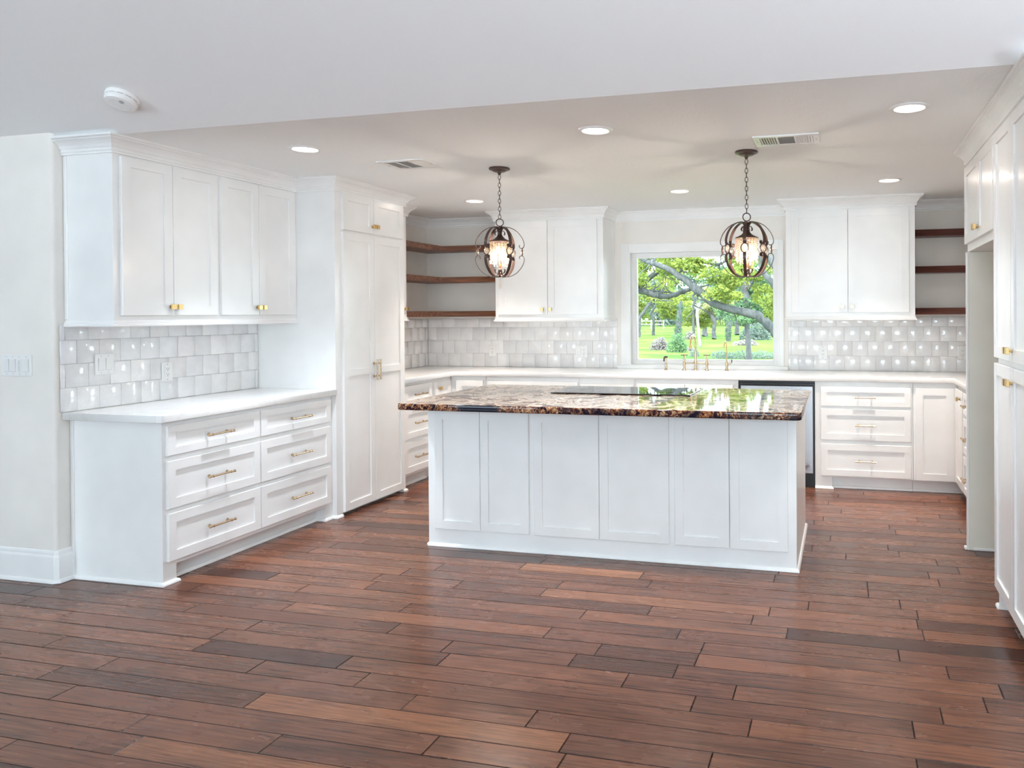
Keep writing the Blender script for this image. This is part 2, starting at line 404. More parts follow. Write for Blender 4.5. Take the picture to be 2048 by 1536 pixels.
# walls (room side faces at the given planes, 0.12 to 0.15 m thick)
struct(MB().box(XL-.12,XL, YS+.03,YB+.15, 0,ZC).done('wall_left', WALL))
def living_wall():
    m = MB(); r = .022; pts = [(-7.0,YS),(XL-r,YS)]+[(XL-r+r*math.sin(a), YS+r-r*math.cos(a)) for a in [PI/2*i/6 for i in range(1,7)]]+[(XL,YS+.03),(XL-.12,YS+.12),(-7.0,YS+.12)]
    top = ZC+(YF-YS)*ZS
    m.prism(pts, 0, top); o = m.done('wall_front', WALL, smooth=True, ang=50); return struct(o)
living_wall()
WX0, WX1, WZ0, WZ1 = -1.945, -.565, .945, 2.022
m = MB(); m.box(XL-.12,WX0,YB,YB+.15,0,ZC); m.box(WX1,XR+.12,YB,YB+.15,0,ZC); m.box(WX0,WX1,YB,YB+.15,0,WZ0); m.box(WX0,WX1,YB,YB+.15,WZ1,ZC)
struct(m.done('wall_back', WALL))
struct(MB().box(XR,XR+.12,YF-.07,YB,0,ZC).done('wall_right', WALL))
# kitchen ceiling and the vaulted living-room ceiling that rises from it toward the viewer
struct(MB().box(XL-.12,XR+.12,YF,YB+.15,ZC,ZC+.2).done('ceiling', CEIL))
def vault():
    m = MB(); zr = ZC+(YF+.6)*ZS
    pts = [(YF,ZC),(-.6,zr),(-4.1,zr-3.5*ZS),(-4.1,zr-3.5*ZS+.2),(-.6,zr+.2),(YF,ZC+.2)]
    m.loops([[(x,y,z) for y,z in pts] for x in (-7.1,4.1)]); return struct(m.done('ceiling', CEIL2))
vault()
# far sides of the living room (outside the picture, they close the room)
HT = ZC+(YF+.6)*ZS
def gable(x0, x1, name):
    m = MB(); pts = [(-4.1,0),(YS+.12,0),(YS+.12,ZC),(-.6,HT),(-4.1,HT-3.5*ZS)]
    m.loops([[(x,y,z) for y,z in pts] for x in (x0,x1)]); struct(m.done(name, DARKWALL))
gable(-7.12,-7.0,'wall_side'); gable(4.0,4.12,'wall_side')
struct(MB().box(XR+.12,4.0,YS,YS+.12,0,ZC+.02).done('wall_front', WALL))
m = MB(); zz = HT-3.5*ZS
for a,b,c,d in ((-7,-6.9,0,zz),(-4.8,-1.1,0,zz),(2.2,4,0,zz),(-6.9,-4.8,0,.55),(-1.1,2.2,0,.55),(-6.9,-4.8,2.55,zz),(-1.1,2.2,2.55,zz)): m.box(a,b,-4.22,-4.1,c,d)
struct(m.done('wall_rear', DARKWALL))

# kitchen window: casing, jamb lining, vinyl frame, pane, stool
win = thing('window_1', 'large picture window over the sink', 'window', (0,0,0), world=True); del win['category']; struct(win)
def picture_window():
    m = MB()
    m.box(WX0-.082,WX0,YB-.018,YB,WZ0,WZ1+.075,.003); m.box(WX1,WX1+.042,YB-.018,YB,WZ0,WZ1+.075,.003); m.box(WX0,WX1,YB-.018,YB,WZ1,WZ1+.075,.003)
    m.done('casing', TRIM, win)
    m = MB(); t = .012
    m.box(WX0,WX0+t,YB-.018,YB+.09,WZ0,WZ1); m.box(WX1-t,WX1,YB-.018,YB+.09,WZ0,WZ1); m.box(WX0+t,WX1-t,YB-.018,YB+.09,WZ1-t,WZ1)
    m.done('jamb', TRIM, win)
    m = MB(); y0, y1, w = YB+.075, YB+.12, .034; a, b, c, d = WX0+t, WX1-t, WZ0+.006, WZ1-t
    for k, (yy, ww) in enumerate(((y0,w),(y0+.018,w+.014))):
        m.box(a,a+ww,yy,y1,c,d,.002); m.box(b-ww,b,yy,y1,c,d,.002); m.box(a+ww,b-ww,yy,y1,d-ww,d,.002); m.box(a+ww,b-ww,yy,y1,c,c+ww,.002)
    m.done('window_frame', WHITEPL, win)
    MB().box(a+.03,b-.03,YB+.101,YB+.105,c+.03,d-.03).done('pane', GLASS, win)
    m = MB(); m.box(WX0-.115,WX1+.075,YB-.045,YB-.0,.914,WZ0,.004,2); m.box(WX0,WX1,YB-.02,YB+.09,WZ0-.004,WZ0+.006); m.done('window_sill', TRIM, win)
picture_window()

# mouldings
CROWN = [(0,-.092),(.013,-.092),(.014,-.082),(.018,-.078),(.018,-.073),(.014,-.070),(.016,-.064),(.022,-.058),(.028,-.046),(.037,-.035),(.048,-.026),(.058,-.021),(.060,-.015),(.066,-.013),(.070,-.010),(.070,0),(0,0)]
def crown(name, path, parent=None, mat=TRIM, z=ZC-.0008):
    if parent is not None: path = S(path)
    return MB().sweep([(o, z+h) for o,h in CROWN], path).done(name, mat, parent)
RAIL = [(0,-.034),(.014,-.034),(.016,-.030),(.015,-.025),(.011,-.021),(.006,-.018),(.006,-.008),(.002,-.004),(0,0)]
def light_rail(path, z, parent): return MB().sweep([(o, z+.034+h) for o,h in RAIL], S(path)).done('light_rail', CAB, parent, smooth=True, ang=30)
SHOE = [(0,.001),(.015,.001),(.0145,.007),(.012,.012),(.008,.017),(.003,.0195),(0,.020)]
def shoe(path, parent): return MB().sweep(SHOE, S(path)).done('shoe_molding', CAB, parent, smooth=True, ang=35)
struct(crown('trim_1', [(XL,8.10),(XL,YB),(-3.13,YB)])); struct(crown('trim_2', [(-2.08,YB),(-.482,YB)])); struct(crown('trim_3', [(.556,YB),(XR,YB),(XR,6.56)]))
BASE = [(0,.0),(.016,.0),(.016,.135),(.013,.143),(.008,.150),(.008,.163),(.004,.172),(0,.175)]
def baseboard(name, path):
    m = MB(); m.sweep(BASE, path); m.sweep([(.016+o,z) for o,z in SHOE], path); return struct(m.done(name, TRIM, smooth=True, ang=30))
baseboard('baseboard_left', [(-7.0,YS),(XL-.012,YS),(XL,YS+.012),(XL,4.368)])

# ------------------------------------------------------------------ cabinetry builders (local: x along the front, -y out, +y into the cabinet)
def panel_door(name, x0,x1,z0,z1, parent, stile=.057, rail=.055, t=.020, rec=.009, mid=None, mat=CAB):
    m = MB(); c = .0018; y = -.0006; x0 *= LX; x1 *= LX
    R = lambda a,b,cc,d,yy: [(a,yy,cc),(b,yy,cc),(b,yy,d),(a,yy,d)]
    m.loops([R(x0,x1,z0,z1,y), R(x0,x1,z0,z1,-t+c), R(x0+c,x1-c,z0+c,z1-c,-t), R(x0+stile,x1-stile,z0+rail,z1-rail,-t), R(x0+stile,x1-stile,z0+rail,z1-rail,-t+rec)])
    if mid: m.box(x0+stile,x1-stile,-t,-t+rec+.001,mid[0],mid[1])
    return m.done(name, mat, parent)
def knob(x, z, parent, t=.020, mat=BRASS):
    m = MB(); y = -t; x *= LX
    m.lathe([(.010,0),(.010,.002),(.0055,.003),(.0055,.014),(.010,.017)], (x,y,z), 14, '-y')
    m.box(x-.015,x+.015,y-.021,y-.016,z-.015,z+.015,.0012); m.box(x-.013,x+.013,y-.023,y-.021,z-.013,z+.013); m.box(x-.015,x+.015,y-.030,y-.023,z-.015,z+.015,.0015)
    return m.done('knob', mat, parent, smooth=True, ang=30)
def pull(x, z, L, parent, t=.020, vert=False, mat=CHAMP):
    m = MB(); y = -t-.032; r = .0058; x *= LX; L = L if vert else L*LX
    ax = (lambda s: (x, y, z+s)) if vert else (lambda s: (x+s, y, z))
    m.tube([ax(-L/2),ax(L/2)], r, 12)
    for s in (-1,1):
        for off, rr in ((L/2-.004,.0078),(L/2-.030,.0076)):
            a, b = ax(s*off-.0035), ax(s*off+.0035); m.tube([a,b], rr, 12)
        p = ax(s*(L/2-.030)); m.tube([(p[0],-t,p[2]),(p[0],y,p[2])], .0048, 10); m.tube([(p[0],-t,p[2]),(p[0],-t-.004,p[2])], .009, 12)
    return m.done('pull_handle', mat, parent, smooth=True, ang=35)
def base_body(W, D, parent, toe0=None, toe1=None, toe=.075, h=.873, zt=.098):
    """carcass with a recessed kick; toe0/toe1 = widths of the solid feet at the two ends (None: none)"""
    W *= LX; D *= LY; toe *= LY; toe0 = toe0*LX if toe0 else None; toe1 = toe1*LX if toe1 else None
    m = MB(); m.box(0,W,0,D,zt,h,.0012)
    a = toe0 if toe0 else 0; b = W-(toe1 if toe1 else 0)
    m.box(a,b,toe,D-.002,0.001,zt)
    if toe0: m.box(0,toe0,0,D-.002,0.001,zt+.001,.0)
    if toe1: m.box(W-toe1,W,0,D-.002,0.001,zt+.001)
    m.done('body', CAB, parent)
ROWS3 = ((.690,.848),(.406,.660),(.124,.380))
def drawers(x0, x1, parent, rows=ROWS3, L=.25, mat=CHAMP):
    for z0, z1 in rows:
        d = panel_door('drawer_front', x0,x1,z0,z1, parent, stile=.050, rail=.042 if z1-z0 < .2 else .052); pull((x0+x1)/2, (z0+z1)/2-.003, L, d, mat=mat)

# ---- left wall, facing +X : rot +90, local x -> +Y
RL = PI/2
# buffet base
b = thing('buffet_base_cabinet', 'white six-drawer base cabinet at left, nearest the viewer, with plain end panel', 'cabinet', (-3.435,4.372,0), RL)
WB = 6.208-4.372
base_body(WB, .598, b, .112, .105)
for x0, x1 in ((.028,.902),(.918,1.790)): drawers(x0, x1, b)
shoe([(0,.60),(0,0),(.112,0),(.112,.072),(WB-.105,.072),(WB-.105,0),(WB,0)], b)
MB().lbox(-.006,0,.575,.5985,.02,.873,.002).done('scribe_strip', CAB, b)
o = slab('buffet_countertop', rounded(-4.033,-3.391,4.312,6.207,.035,6,(0,1,0,0)), .874, ZT, QUARTZ); tag(o, 'white quartz countertop on the six-drawer cabinet at left', 'countertop')
# upper cabinet over the buffet
u = thing('upper_cabinet', 'white four-door wall cabinet above the left tile backsplash', 'cabinet', (-3.709,4.342,0), RL)
WU = 6.208-4.342; DU = .325
MB().lbox(0,WU,0,DU,1.394,ZC-.002,.0012).done('body', CAB, u)
for i, (x0, x1) in enumerate(((.048,.476),(.480,.908),(.946,1.364),(1.368,1.822))):
    d = panel_door('door', x0,x1,1.440,2.303, u); knob(x1-.026 if i%2==0 else x0+.026, 1.490, d)
crown('crown_molding', [(0,DU),(0,0),(WU-.001,0)], u); light_rail([(0,DU),(0,0),(WU-.001,0)], 1.380, u)
MB().lbox(-.006,0,.300,.325,1.42,2.31,.002).done('scribe_strip', CAB, u)
# pantry
p = thing('pantry_cabinet', 'tall white pantry cabinet with two long brass pulls beside the left counter', 'cabinet', (-3.402,6.210,0), RL)
WP = 7.364-6.210
m = MB(); m.lbox(0,WP,0,.632,.022,ZC-.002,.0012); m.lbox(0,.075,0,.63,.001,.0225); m.lbox(WP-.062,WP,0,.63,.001,.0225); m.lbox(.075,WP-.062,.04,.63,.001,.0225); m.done('body', CAB, p)
for i, (x0, x1) in enumerate(((.092,.578),(.583,1.108))):
    d = panel_door('door', x0,x1,2.047,2.312, p, rail=.052); knob(x1-.024 if i==0 else x0+.024, 2.103, d)
    d = panel_door('door', x0,x1,.030,2.031, p, mid=(.993,1.042)); pull(x1-.024 if i==0 else x0+.024, 1.022, .155, d, vert=True)
crown('crown_molding', [(0,.300),(0,0),(WP,0),(WP,.300)], p)
m = MB(); m.sweep(SHOE, S([(0,.030),(0,0),(.078,0)])); m.done('shoe_molding', CAB, p, smooth=True, ang=35)
m = MB(); m.sweep(SHOE, S([(WP-.060,0),(WP,0),(WP,.05)])); m.done('shoe_molding', CAB, p, smooth=True, ang=35)
# narrow wall cabinet beyond the pantry
n = thing('upper_cabinet', 'narrow white wall cabinet mostly hidden behind the tall pantry', 'cabinet', (-3.709,7.368,0), RL)
WN = 8.078-7.368
MB().lbox(0,WN,0,DU,1.394,ZC-.002,.0012).done('body', CAB, n)
d = panel_door('door', .045,.350,1.440,2.303, n); knob(.324, 1.490, d); d = panel_door('door', .354,.662,1.440,2.303, n); knob(.634, 1.490, d)
crown('crown_molding', [(0,0),(WN,0),(WN,DU)], n); light_rail([(0,0),(WN,0),(WN,DU)], 1.380, n)
# left run bases
b = thing('base_cabinet', 'white three-drawer base cabinet in the left corner between pantry and island', 'cabinet', (-3.435,7.368,0), RL)
base_body(.637, .595, b); drawers(.020,.592,b,L=.235); shoe([(0,.075),(.637,.075)], b)
b = thing('base_cabinet', 'white corner base cabinet with one small brass knob, left of the back counter', 'cabinet', (-3.435,8.007,0), RL)
base_body(.431, .595, b); d = panel_door('door', .030,.395,.124,.838, b); knob(.105,.782,d)

# ---- back wall, facing -Y
def back(name, label, x0, x1, y=8.440): return thing(name, label, 'cabinet', (x0,y,0), 0.0), x1-x0
DB = .855
b, w = back('base_cabinet', 'white blind-corner base cabinet panel in the back left corner', -3.432,-3.092)
base_body(w, DB, b); panel_door('door', .055,.318,.112,.838, b)
b, w = back('base_cabinet', 'wide white drawer base behind the cream end of the island top', -3.090,-2.218)
base_body(w, DB, b); drawers(.020,.862,b,rows=((.690,.835),(.406,.660),(.112,.380)),L=.155)
b, w = back('base_cabinet', 'white pull-out base with a bright top edge, between drawers and sink', -2.216,-1.722)
base_body(w, DB, b); panel_door('door', .016,.484,.112,.818, b, t=.030)
b, w = back('sink_base_cabinet', 'white double-door sink base beneath the window', -1.720,-.846)
m = MB(); m.lbox(0,w,0,.02,.098,.873); m.lbox(0,.018,.02,DB,.098,.873); m.lbox(w-.018,w,.02,DB,.098,.873); m.lbox(.018,w-.018,.02,DB,.098,.116); m.lbox(.018,w-.018,DB-.01,DB,.116,.873); m.lbox(0,w,.075,.09,.001,.098); m.done('body', CAB, b)
for x0, x1 in ((.020,.428),(.432,.832)): panel_door('door', x0,x1,.112,.832, b)
b, w = back('base_cabinet', 'white three-drawer base right of the dishwasher under the back counter', -.234,.508)
base_body(w, DB, b, .130); drawers(.046,.727,b,rows=((.676,.831),(.402,.653),(.109,.370)),L=.158)
shoe([(0,0),(.130,0),(.130,.072),(w,.072)], b)
b, w = back('base_cabinet', 'plain white corner base door without hardware, back right', .510,.826)
base_body(w, DB, b); panel_door('door', .016,.296,.102,.831, b); shoe([(0,.075),(w+.06,.075)], b)
MB().lbox(w-.022,w+.004,-.0205,0,.098,.873,.001).done('filler_strip', CAB, b)
MB().lbox(w,w+.080,.075,.100,.001,.096).done('toe_kick', CAB, b)
# uppers on the back wall
def back_upper(label, x0, x1, doors, kn, y=8.810, D=.488):
    u = thing('upper_cabinet', label, 'cabinet', (x0,y,0), 0.0); w = x1-x0
    MB().lbox(0,w,0,D,1.394,ZC-.002,.0012).done('body', CAB, u)
    for i, (a, c) in enumerate(doors):
        d = panel_door('door', a-x0,c-x0,1.432,2.300, u, stile=.062, rail=.060); knob((c-x0-.044) if i==0 else (a-x0+.030), kn, d)
    crown('crown_molding', [(0,D),(0,0),(w,0),(w,D)], u); light_rail([(0,D),(0,0),(w,0),(w,D)], 1.366, u); return u
back_upper('white double-door wall cabinet left of the window', -3.126,-2.083, ((-3.092,-2.608),(-2.604,-2.137)), 1.478)
back_upper('white double-door wall cabinet right of the window', -.479,.552, ((-.433,.024),(.028,.505)), 1.480)

# ---- right side, facing -X : rot -90, local x -> -Y
RR = -PI/2
b = thing('base_cabinet', 'white corner base with a small knob in the right-hand run', 'cabinet', (.832,8.420,0), RR)
base_body(.530, .612, b); d = panel_door('door', .060,.512,.112,.842, b, t=.022); knob(.350,.778,d)
b = thing('base_cabinet', 'white base with brass drawer pulls beside the refrigerator alcove', 'cabinet', (.832,7.888,0), RR)
base_body(1.352, .612, b); drawers(.022,.560,b,rows=((.690,.842),(.406,.660),(.112,.380)),L=.19); drawers(.590,1.330,b,rows=((.690,.842),(.406,.660),(.112,.380)),L=.19); shoe([(0,.075),(1.350,.075)], b)
# refrigerator surround: full-height panel + cabinet above
f = thing('refrigerator_panel', 'full-height white side panel of the empty refrigerator alcove', 'cabinet panel', (.704,6.531,0), RR)
MB().lbox(0,.038,0,.742,.001,1.790,.001).done('panel', plain('cream_gable_paint', (.76,.74,.66), .45, bump=(140,.1,.0005)), f)
MB().lbox(-.004,.040,-.012,-.0005,.001,1.789,.001).done('face_strip', CAB, f)
m = MB(); m.lbox(.038,.046,.02,.740,.001,.018,.002); m.lbox(-.004,.042,-.026,-.012,.001,.022,.004); m.done('shoe_molding', CAB, f)
f = thing('upper_cabinet', 'white two-door cabinet above the empty refrigerator alcove', 'cabinet', (.704,6.535,0), RR)
WF = 6.535-5.292
m = MB(); m.lbox(0,WF,0,.742,1.792,ZC-.002,.0012); m.done('body', CAB, f)
for i, (x0, x1) in enumerate(((.030,.648),(.652,1.225))):
    d = panel_door('door', x0,x1,1.835,2.290, f, t=.022); knob(x1-.035 if i==0 else x0+.030, 1.893, d)
crown('crown_molding', [(0,.60),(0,0),(WF,0)], f)
# tall cabinet in the right foreground
t_ = thing('tall_cabinet', 'tall white double-tier cabinet cut by the right edge of the picture', 'cabinet', (.704,5.290,0), RR)
WT = 5.290-4.20
m = MB(); m.lbox(0,WT,0,.742,.098,ZC-.002,.0012); m.lbox(.03,WT,.075,.740,.001,.098); m.done('body', CAB, t_)
for i, (x0, x1) in enumerate(((.012,.532),(.536,1.050))):
    d = panel_door('door', x0,x1,1.213,2.285, t_, t=.022); knob(x1-.045 if i==0 else x0+.030, 1.262, d)
    d = panel_door('door', x0,x1,.104,1.186, t_, t=.022); knob(x1-.045 if i==0 else x0+.030, 1.122, d)
crown('crown_molding', [(0,0),(WT,0),(WT,.6)], t_)
m = MB(); m.lbox(.0,.03,.0,.078,.001,.099,.002); m.sweep(SHOE, S([(0,.10),(0,0),(.034,0),(.034,.075),(WT,.075)])); m.done('shoe_molding', CAB, t_, smooth=True, ang=35)

# ---- perimeter quartz top with the sink cut-out
SX0, SX1, SY0, SY1 = -1.645,-.905,8.49,9.00
outer = [(XL+.003,7.368),(-3.391,7.368),(-3.391,8.400),(.805,8.400),(.805,6.536),(XR-.003,6.536),(XR-.003,YB-.003),(XL+.003,YB-.003)]
o = slab('perimeter_countertop', outer, .874, ZT, QUARTZ, holes=[rounded(SX0,SX1,SY0,SY1,.13,8)]); tag(o, 'white quartz countertop running around the back of the kitchen under the window', 'countertop')
s_ = thing('kitchen_sink', 'white undermount sink in the back counter below the window', 'sink', (0,0,.66), world=True)
m = MB(); ls = []
for inset, z in ((-.012,.2125),(.0,.2125),(.006,.20),(.012,.05),(.05,.01),(.2,.004)):
    ls.append([(x,y,z) for x,y in rounded(SX0+inset,SX1-inset,SY0+inset,SY1-inset,max(.02,.13-inset*.3),8)])
m.loops(ls, True, False, True); m.done('basin', PORC, s_, smooth=True, ang=60)
MB().lathe([(.045,.0),(.045,.006),(.03,.007),(.0,.004)], (-1.27,8.78,.004), 20).done('drain', CHAMP, s_, smooth=True)

# ---- backsplash tiles
def tiles(name, label, runs):
    """runs: list of (origin, u direction, n outward, u0, u1, z0, z1[, holes])"""
    bm = bmesh.new(); lay = bm.loops.layers.float_color.new('tone'); rnd = random.Random(len(label)); S = .1305
    def_S = S
    for (o, ud, nd, u0, u1, z0, z1, ph) in runs:
        o = Vector(o); ud = Vector(ud); nd = Vector(nd); k = 0; z = z0; SU = S if abs(ud.x) > .5 else S*KX/KY
        f = bm.faces.new([bm.verts.new(o+ud*a+Vector((0,0,zz))+nd*.003) for a, zz in ((u0,z0),(u1,z0),(u1,z1),(u0,z1))]); f.material_index = 1
        while z < z1-.004:
            za, zb = z, min(z+S, z1); u = u0-(SU*.5 if k%2 else 0)-SU*.3
            while u < u1:
                a, b2 = max(u,u0), min(u+SU,u1); u += SU
                if b2-a < .008: continue
                g = .0011; A, B, C, D = (a+g,za+g),(b2-g,za+g),(b2-g,zb-g),(a+g,zb-g)
                tilt = [rnd.gauss(0,.0008) for _ in range(3)]
                base = rnd.choice((.82,.84,.86,.85,.80,.76)); wr = rnd.uniform(-.012,.012); col = (base+wr, base*.995, base-.006-wr, 1)
                def P(q, d): return o+ud*q[0]+Vector((0,0,q[1]))+nd*d
                hs = [.0085+tilt[0]+(tilt[1] if q[0]>a+g*2 else -tilt[1])+(tilt[2] if q[1]>za+g*2 else -tilt[2]) for q in (A,B,C,D)]
                c = .0022; I = [(A[0]+c,A[1]+c),(B[0]-c,B[1]+c),(C[0]-c,C[1]-c),(D[0]+c,D[1]-c)]
                lo = [bm.verts.new(P(q,.003)) for q in (A,B,C,D)]; md = [bm.verts.new(P(q,h-.0018)) for q,h in zip((A,B,C,D),hs)]; hi = [bm.verts.new(P(q,h)) for q,h in zip(I,hs)]
                fs = [bm.faces.new(hi)]
                for r0, r1 in ((lo,md),(md,hi)):
                    for i in range(4): fs.append(bm.faces.new((r0[i],r0[(i+1)%4],r1[(i+1)%4],r1[i])))
                for ff in fs:
                    ff.smooth = True
                    for l in ff.loops: l[lay] = col
            z += S; k += 1
    bmesh.ops.recalc_face_normals(bm, faces=bm.faces)
    me = bpy.data.meshes.new(name); bm.to_mesh(me); bm.free(); me.materials.append(TILE); me.materials.append(GROUT)
    ob = bpy.data.objects.new(name, me); COL.objects.link(ob); tag(ob, label, 'backsplash'); return ob
ZB = ZT+.0015
tiles('tile_backsplash', 'glossy white square-tile backsplash above the left buffet counter', [((XL,0,0),(0,1,0),(1,0,0),4.298,6.206,ZB,1.392,.065)])
tiles('tile_backsplash', 'white square-tile backsplash around the back left corner under the wood shelves', [((XL,0,0),(0,1,0),(1,0,0),7.370,YB-.001,ZB,1.392,.065),((0,YB,0),(1,0,0),(0,-1,0),XL+.009,-2.062,ZB,1.392,.065)])
tiles('tile_backsplash', 'white square-tile backsplash right of the window', [((0,YB,0),(1,0,0),(0,-1,0),-.486,XR-.009,ZB,1.392,.065),((XR,0,0),(0,-1,0),(-1,0,0),-YB+.001,-6.54,ZB,1.392,.065)])

# ---- floating wood shelves
def lshelf(zt, label):
    o = slab('corner_shelf', [(XL+.003,8.092),(-3.765,8.092),(-3.765,9.045),(-3.130,9.045),(-3.130,YB-.003),(XL+.003,YB-.003)], zt-.054, zt, SHELFWOOD, bev=.002); tag(o, label, 'shelf', 'L-shaped wood shelves in the back left corner')
lshelf(2.112, 'top L-shaped brown wood shelf in the back left corner'); lshelf(1.805, 'middle L-shaped brown wood shelf in the back left corner'); lshelf(1.469, 'lowest L-shaped brown wood shelf, just above the left corner tiles')
def rshelf(zt, label):
    o = slab('corner_shelf', [(.556,9.045),(1.20,9.045),(1.20,8.30),(XR-.003,8.30),(XR-.003,YB-.003),(.556,YB-.003)], zt-.056, zt, SHELFWOOD2, bev=.002); tag(o, label, 'shelf', 'dark wood shelves at the back right')
rshelf(2.130, 'top dark reddish wood shelf right of the right wall cabinet'); rshelf(1.820, 'middle dark reddish wood shelf right of the right wall cabinet'); rshelf(1.467, 'lowest dark reddish wood shelf, above the right-hand tiles')

# ------------------------------------------------------------------ island
isl = thing('kitchen_island', 'large white panelled kitchen island in the middle of the wood floor', 'kitchen island', (-2.462,5.665,0), 0.0)
WI, DI = 2.206, 1.250
MB().lbox(0,WI,0,DI,.001,.873,.0012).done('body', CAB, isl)
for x0, x1 in ((.054,.350),(.353,.662),(.694,1.093),(1.096,1.503),(1.535,1.842),(1.846,2.160)): panel_door('door', x0,x1,.112,.842, isl, stile=.053, rail=.052, rec=.010)
shoe([(0,0),(WI,0),(WI,DI),(0,DI)][::1]+[(0,0)], isl)
o = slab('island_countertop', rounded(-2.512,-.214,5.312,6.935,.030,5), .874, ZT, GRANITE, bev=.008); tag(o, 'polished brown, cream and black granite slab on the island', 'countertop')
ck = thing('cooktop', 'flat black glass cooktop set in the granite island top', 'cooktop', (-1.378,6.53,ZT+.0005))
MB().lbox(-.455,.455,-.30,.30,0,.0065,.002,2).done('glass_plate', BLACKGL, ck)
for (x,y,r) in ((-.28,-.12,.10),(-.28,.15,.08),(.26,.12,.11),(.26,-.15,.075)): MB().ring((x*KX,y*KY,.0068), r, .0004, (0,0,1), seg=40, sg=4).done('burner_ring', GREYM, ck)

# dishwasher
dw = thing('dishwasher', 'stainless steel dishwasher with black surround, partly behind the island', 'dishwasher', (-.538,8.440,0))
MB().lbox(-.302,.302,.002,.60,.075,.868).done('tub', BLACK, dw)
MB().lbox(-.288,.288,-.022,0,.118,.832,.004).done('door_panel', STEEL, dw)
MB().lbox(-.298,.298,-.012,0,.836,.856,.002).done('control_strip', BLACK, dw)
MB().lbox(-.300,.300,.03,.58,.001,.112).done('toe_kick', BLACK, dw)
MB().tube([(-.22,-.05,.775),(.22,-.05,.775)], .009, 12).tube([(-.2,-.022,.775),(-.2,-.05,.775)], .006, 8).tube([(.2,-.022,.775),(.2,-.05,.775)], .006, 8).done('handle', STEEL, dw, smooth=True)
m = MB(); m.ring((.236*KX,-.0226,.172), .027, .0007, (0,1,0), seg=32, sg=4)
for k, (ww, dz) in enumerate(((.030,.013),(.040,.008),(.044,.003),(.040,-.002),(.018,-.009),(.014,-.013))): m.box(.236*KX-ww/2,.236*KX+ww/2,-.0229,-.0222,.172+dz-.0008,.172+dz+.0008)
m.done('round_sticker', plain('sticker_ink', (.16,.12,.2), .6), dw)

# ------------------------------------------------------------------ faucets
def place_z(o, x, y): o.location = (x,y,ZT+.0005)
fa = thing('bridge_faucet', 'brass bridge faucet with two cross handles behind the sink', 'faucet', (-1.292,9.085,ZT+.0005))
for sx in (-.105,.105):
    m = MB().lathe([(.020,0),(.020,.004),(.014,.009),(.0105,.02),(.0105,.045),(.0145,.055),(.0145,.073),(.010,.082),(.012,.095),(.0085,.115),(.006,.128),(.009,.131),(.009,.143),(.003,.148)], (sx,0,0), 20)
    h = m.done('valve_body', CHAMP, fa, smooth=True, ang=50)
    m = MB()
    for a in (0.15,PI/2+.15):
        c_, s2 = math.cos(a)*.027, math.sin(a)*.027; m.tube([(sx-c_,-s2,.137),(sx+c_,s2,.137)], .0036, 8)
        for q in (-1,1): m.ball((sx+q*c_,q*s2,.137), .0052, 1)
    m.done('cross_handle', BRONZE, h, smooth=True)
MB().lathe([(.021,0),(.021,.004),(.014,.010),(.011,.02),(.011,.055),(.015,.062),(.015,.080),(.012,.095),(.0125,.12),(.010,.16),(.008,.21),(.010,.215),(.008,.222)], (0,0,0), 20).tube([(-.105,0,.064),(-.03,0,.064),(-.012,0,.068)], .0062, 10).tube([(.105,0,.064),(.03,0,.064),(.012,0,.068)], .0062, 10).done('center_post', CHAMP, fa, smooth=True, ang=50)
sp = smoothpath([(0,0,.215),(0,-.004,.27),(-.004,-.035,.305),(-.010,-.085,.312),(-.016,-.130,.290),(-.018,-.150,.245),(-.018,-.152,.225)], 6)
MB().tube(sp, .0085, 12).lathe([(.0085,.0),(.013,.004),(.0125,.02),(.009,.045)], (-.018,-.152,.205), 16).done('spout', BRASS, fa, smooth=True, ang=50)
sprr = thing('side_sprayer', 'small brass side sprayer left of the bridge faucet', 'sprayer', (-1.562,9.085,ZT+.0005))
MB().lathe([(.017,0),(.017,.004),(.012,.009),(.010,.03),(.012,.045),(.0065,.062),(.0055,.085),(.0075,.11),(.0075,.118)], (0,0,0), 18).done('base', CHAMP, sprr, smooth=True, ang=50)
MB().tube([(.014,-.004,.118),(-.010,.0,.120),(-.016,-.006,.112),(-.017,-.012,.078)], [.008,.0085,.0075,.006], 10).done('spray_head', BRONZE, sprr, smooth=True)
ff = thing('filter_faucet', 'slim brass filtered-water faucet with side lever, right of the bridge faucet', 'faucet', (-1.012,9.085,ZT+.0005))
MB().lathe([(.018,0),(.018,.004),(.012,.010),(.010,.03),(.014,.05),(.014,.066),(.008,.085),(.006,.095)], (0,0,0), 18).tube([(.01,0,.055),(.036,-.002,.066),(.042,-.002,.070)], [.008,.005,.005], 8).done('base', CHAMP, ff, smooth=True, ang=50)
MB().tube([(.042,-.002,.068),(.046,-.004,.082),(.046,-.004,.100)], [.004,.0045,.0055], 8).done('lever', BRONZE, ff, smooth=True)
MB().tube(smoothpath([(0,0,.09),(0,0,.18),(-.002,-.006,.235),(-.006,-.035,.262),(-.012,-.066,.240),(-.013,-.072,.205)],6), .0052, 10).done('spout', BRASS, ff, smooth=True)

